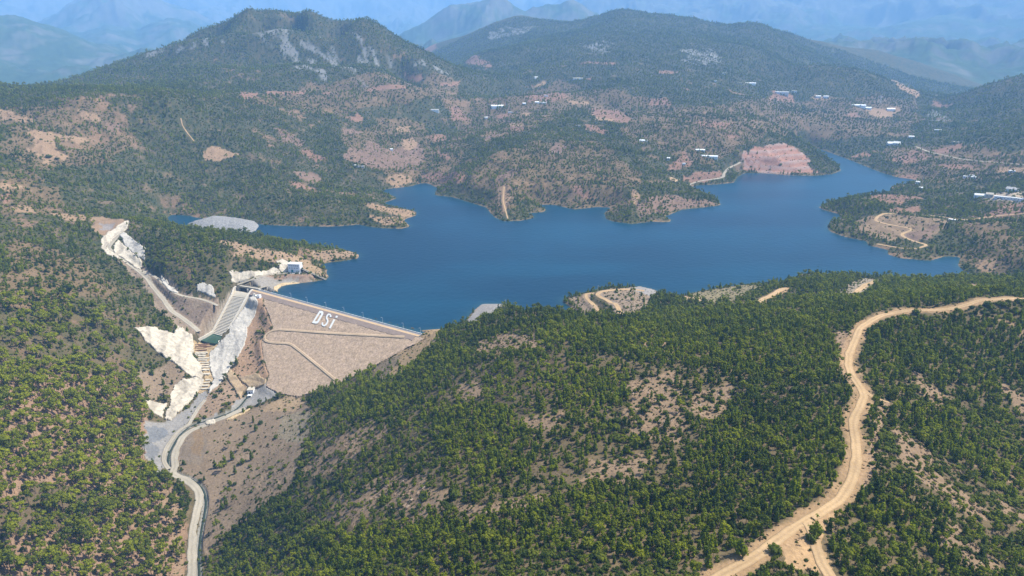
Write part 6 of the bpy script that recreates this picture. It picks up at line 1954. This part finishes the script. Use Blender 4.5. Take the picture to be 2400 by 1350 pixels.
single = np.zeros(n_all, bool)
for mask, nm, nmax, grp in ((isp, 'pine_tree', 300, 'pine trees on the near slopes'), (isb, 'bush', 300, 'bushes on the near slopes')):
    cand = np.nonzero(mask & inf & seen)[0]
    pri = size_px[cand] + 1e4 * np.array([i in LAB for i in cand])
    best = cand[np.argsort(-pri)][:nmax * 3]
    taken = 0
    for i in best:
        if taken >= nmax:
            break
        cm, tm, jm = KINDS[TKI[i]]
        mt_ = TKI[i] in IDX['mature']
        if i in LAB:
            lb = LAB[i]
        else:
            place = 'left slope' if u_[i] < 480 else 'right slope' if u_[i] > 1700 else 'near hill'
            hue = 'pale olive' if TT[i] > .85 else 'light green' if TT[i] > .62 else 'mid green' if TT[i] > .4 else 'dark green'
            kd = ('flat crowned pine' if mt_ else 'conical young pine') if nm == 'pine_tree' else 'low round bush'
            lb = f'{hue} {kd} on {place}, {where(u_[i], v_[i] - hgt[i] * .4 * F_PX / dep[i])}'
            if lb in used_labels:
                lb = ('taller ' if nm == 'pine_tree' else 'smaller ') + lb
            if lb in used_labels:
                continue
        used_labels.add(lb)
        single[i] = True
        taken += 1
        loc = (TX[i], TY[i], TZ[i])
        if tm is not None:
            o = empty(nm, loc)
            o.rotation_euler.z = ROT[i]
            o.scale = (TS[i], TS[i], TS[i] * TALL[i])
            for pn, pm in (('crown', cm), ('trunk', tm)):
                c_ = bpy.data.objects.new(pn, pm)
                COL.objects.link(c_)
                c_.parent = o
                c_['tint'] = float(TT[i])
        else:
            o = bpy.data.objects.new(nm, cm)
            COL.objects.link(o)
            o.location = loc
            o.rotation_euler.z = ROT[i]
            o.scale = (TS[i], TS[i], TS[i] * TALL[i])
            o['tint'] = float(TT[i])
        tag(o, lb, 'pine' if nm == 'pine_tree' else 'bush', grp)

# the rest of the wood and scrub, uncountable: one object each
PROTO = []
for i, (cm, tm, jm) in enumerate(KINDS):
    PROTO.append(bpy.data.objects.new('plant_pattern', jm))


def mass(name, mask, label):
    idx = np.nonzero(mask)[0]
    me = bpy.data.meshes.new(name)
    me.vertices.add(len(idx))
    me.vertices.foreach_set('co', np.stack([TX[idx], TY[idx], TZ[idx]], 1).astype(np.float32).ravel())
    for an, arr, ty in (('kind_id', TKI[idx].astype(np.int32), 'INT'), ('tint', TT[idx].astype(np.float32), 'FLOAT'), ('size', TS[idx].astype(np.float32), 'FLOAT'), ('spin', ROT[idx].astype(np.float32), 'FLOAT'), ('tall', (TS[idx] * TALL[idx]).astype(np.float32), 'FLOAT')):
        at_ = me.attributes.new(an, ty, 'POINT')
        at_.data.foreach_set('value', arr)
    o = link(name, me)
    ng = bpy.data.node_groups.new(name + '_nodes', 'GeometryNodeTree')
    ng.interface.new_socket('Geometry', in_out='INPUT', socket_type='NodeSocketGeometry')
    ng.interface.new_socket('Geometry', in_out='OUTPUT', socket_type='NodeSocketGeometry')
    N, K = ng.nodes, ng.links
    gi, go = N.new('NodeGroupInput'), N.new('NodeGroupOutput')
    mp = N.new('GeometryNodeMeshToPoints')
    K.new(gi.outputs[0], mp.inputs[0])
    jn = N.new('GeometryNodeJoinGeometry')

    def attr(nm, ty):
        a = N.new('GeometryNodeInputNamedAttribute')
        a.data_type = ty
        a.inputs[0].default_value = nm
        return a.outputs[0]
    kid, siz, spn, tal = attr('kind_id', 'INT'), attr('size', 'FLOAT'), attr('spin', 'FLOAT'), attr('tall', 'FLOAT')
    sx_ = N.new('ShaderNodeCombineXYZ')
    for q_, src_ in enumerate((siz, siz, tal)):
        K.new(src_, sx_.inputs[q_])
    cx = N.new('ShaderNodeCombineXYZ')
    K.new(spn, cx.inputs[2])
    for k in sorted(set(TKI[idx])):
        cp = N.new('FunctionNodeCompare')
        cp.data_type = 'INT'
        cp.operation = 'EQUAL'
        ins = [s for s in cp.inputs if s.type == 'INT']
        K.new(kid, ins[0])
        ins[1].default_value = int(k)
        oi = N.new('GeometryNodeObjectInfo')
        oi.inputs['Object'].default_value = PROTO[k]
        ip = N.new('GeometryNodeInstanceOnPoints')
        K.new(mp.outputs[0], ip.inputs['Points'])
        K.new(cp.outputs[0], ip.inputs['Selection'])
        K.new(oi.outputs['Geometry'], ip.inputs['Instance'])
        K.new(cx.outputs[0], ip.inputs['Rotation'])
        K.new(sx_.outputs[0], ip.inputs['Scale'])
        K.new(ip.outputs[0], jn.inputs[0])
    K.new(jn.outputs[0], go.inputs[0])
    md = o.modifiers.new('plants', 'NODES')
    md.node_group = ng
    tag(o, label, kind='stuff')
    return o


mass('pine_forest', isp & ~single, 'dense pine woods over all the hills')
mass('shrubbery', ~isp & ~single, 'low green and dry scrub between the pines')
print('PLANTS', n_all, 'pines', int(isp.sum()), 'single', int(single.sum()))

# ------------------------------------------------------------------ the air
hb = MB().box((-28000, -1500, -110), (56000, 0, 0), (0, 31000, 0), (0, 0, 1)).V
lo, hi = -110.0, float(max(H2.max(), H.max(), CAM_H)) + 25
b = MB().box((-28000, -1500, lo), (56000, 0, 0), (0, 31000, 0), (0, 0, hi - lo))
hm = bpy.data.materials.new('haze')
hm.use_nodes = True
nt = hm.node_tree
nt.nodes.remove(nt.nodes['Principled BSDF'])
pv = nt.nodes.new('ShaderNodeVolumePrincipled')
pv.inputs['Color'].default_value = (0.29, 0.58, 1.0, 1)
pv.inputs['Density'].default_value = HAZE_DENSITY
pv.inputs['Anisotropy'].default_value = 0.0
nt.links.new(pv.outputs[0], nt.nodes['Material Output'].inputs['Volume'])
hz_o = b.build('haze', hm)
tag(hz_o, 'blue summer haze filling the valley air', kind='stuff')

# ------------------------------------------------------------------ rock ledges on the open faces
og = np.random.default_rng(21)


def outcrop(u, v, size):
    p = ray_hit(u, v)
    b = MB()
    strike = np.array((math.cos(.9), math.sin(.9), 0.25))
    dip = np.array((-.5, -.35, -.75))
    for i in range(int(og.integers(6, 11))):
        c = p + np.array((og.normal() * size, og.normal() * size * .8, 0))
        c[2] = float(hz(c[0], c[1])) - .5
        a = strike * (1 + .5 * og.normal()) * size * .42
        e = np.array((strike[1], -strike[0], .15)) * size * (.12 + .14 * og.random())
        h = np.array((-.35, -.3, 1.0)) * size * (.18 + .32 * og.random())
        q = [c - a * .5, c + a * .5, c + a * .45 + e, c - a * .4 + e]
        q = [w + og.normal(size=3) * size * .05 for w in q]
        t = [w + h * (.7 + .5 * og.random()) + og.normal(size=3) * size * .05 for w in q]
        b.hexa(q, t)
    o = b.build('rock_ledge', M['ledge'])
    return tag(o, f'broken tan rock ledge on the open slope, {where(u, v)}', 'rock', 'rock ledges on the near hill')


M['ledge'] = new_mat('ledge', (0.33, 0.245, 0.165), 0.95, 0.3, 0.5, 0.3, 1.2, spec=0.08, color2=(0.24, 0.19, 0.145))
for u, v, s in [(905, 1140, 3.2), (930, 1165, 3.5), (955, 1190, 3.6), (975, 1150, 3), (915, 1200, 3.2), (885, 1165, 2.6), (945, 1130, 2.4), (990, 1215, 2.8), (815, 1042, 3), (835, 1030, 2.8), (850, 1052, 2.6), (790, 1160, 2.4), (1110, 1085, 2.6), (1140, 1070, 2.4),
                (1245, 1075, 2.4), (1500, 920, 2.8), (1530, 950, 3), (1560, 985, 2.8), (1480, 985, 2.6), (1590, 1010, 2.6), (1450, 1085, 2.5), (1410, 1110, 2.4), (1330, 1160, 2.6), (1290, 1180, 2.8), (1130, 1205, 2.6), (1180, 1200, 2.4), (1640, 950, 2.4), (1700, 930, 2.4),
                (1230, 808, 2.6), (1190, 815, 2.4), (2130, 1040, 2.6), (2190, 1140, 2.8), (2240, 1180, 2.6), (2250, 1290, 2.6), (2300, 1325, 2.4), (1120, 905, 2.2), (1150, 890, 2.2), (2340, 930, 2.2), (2160, 920, 2.2), (1420, 960, 2.4)]:
    outcrop(u, v, s)
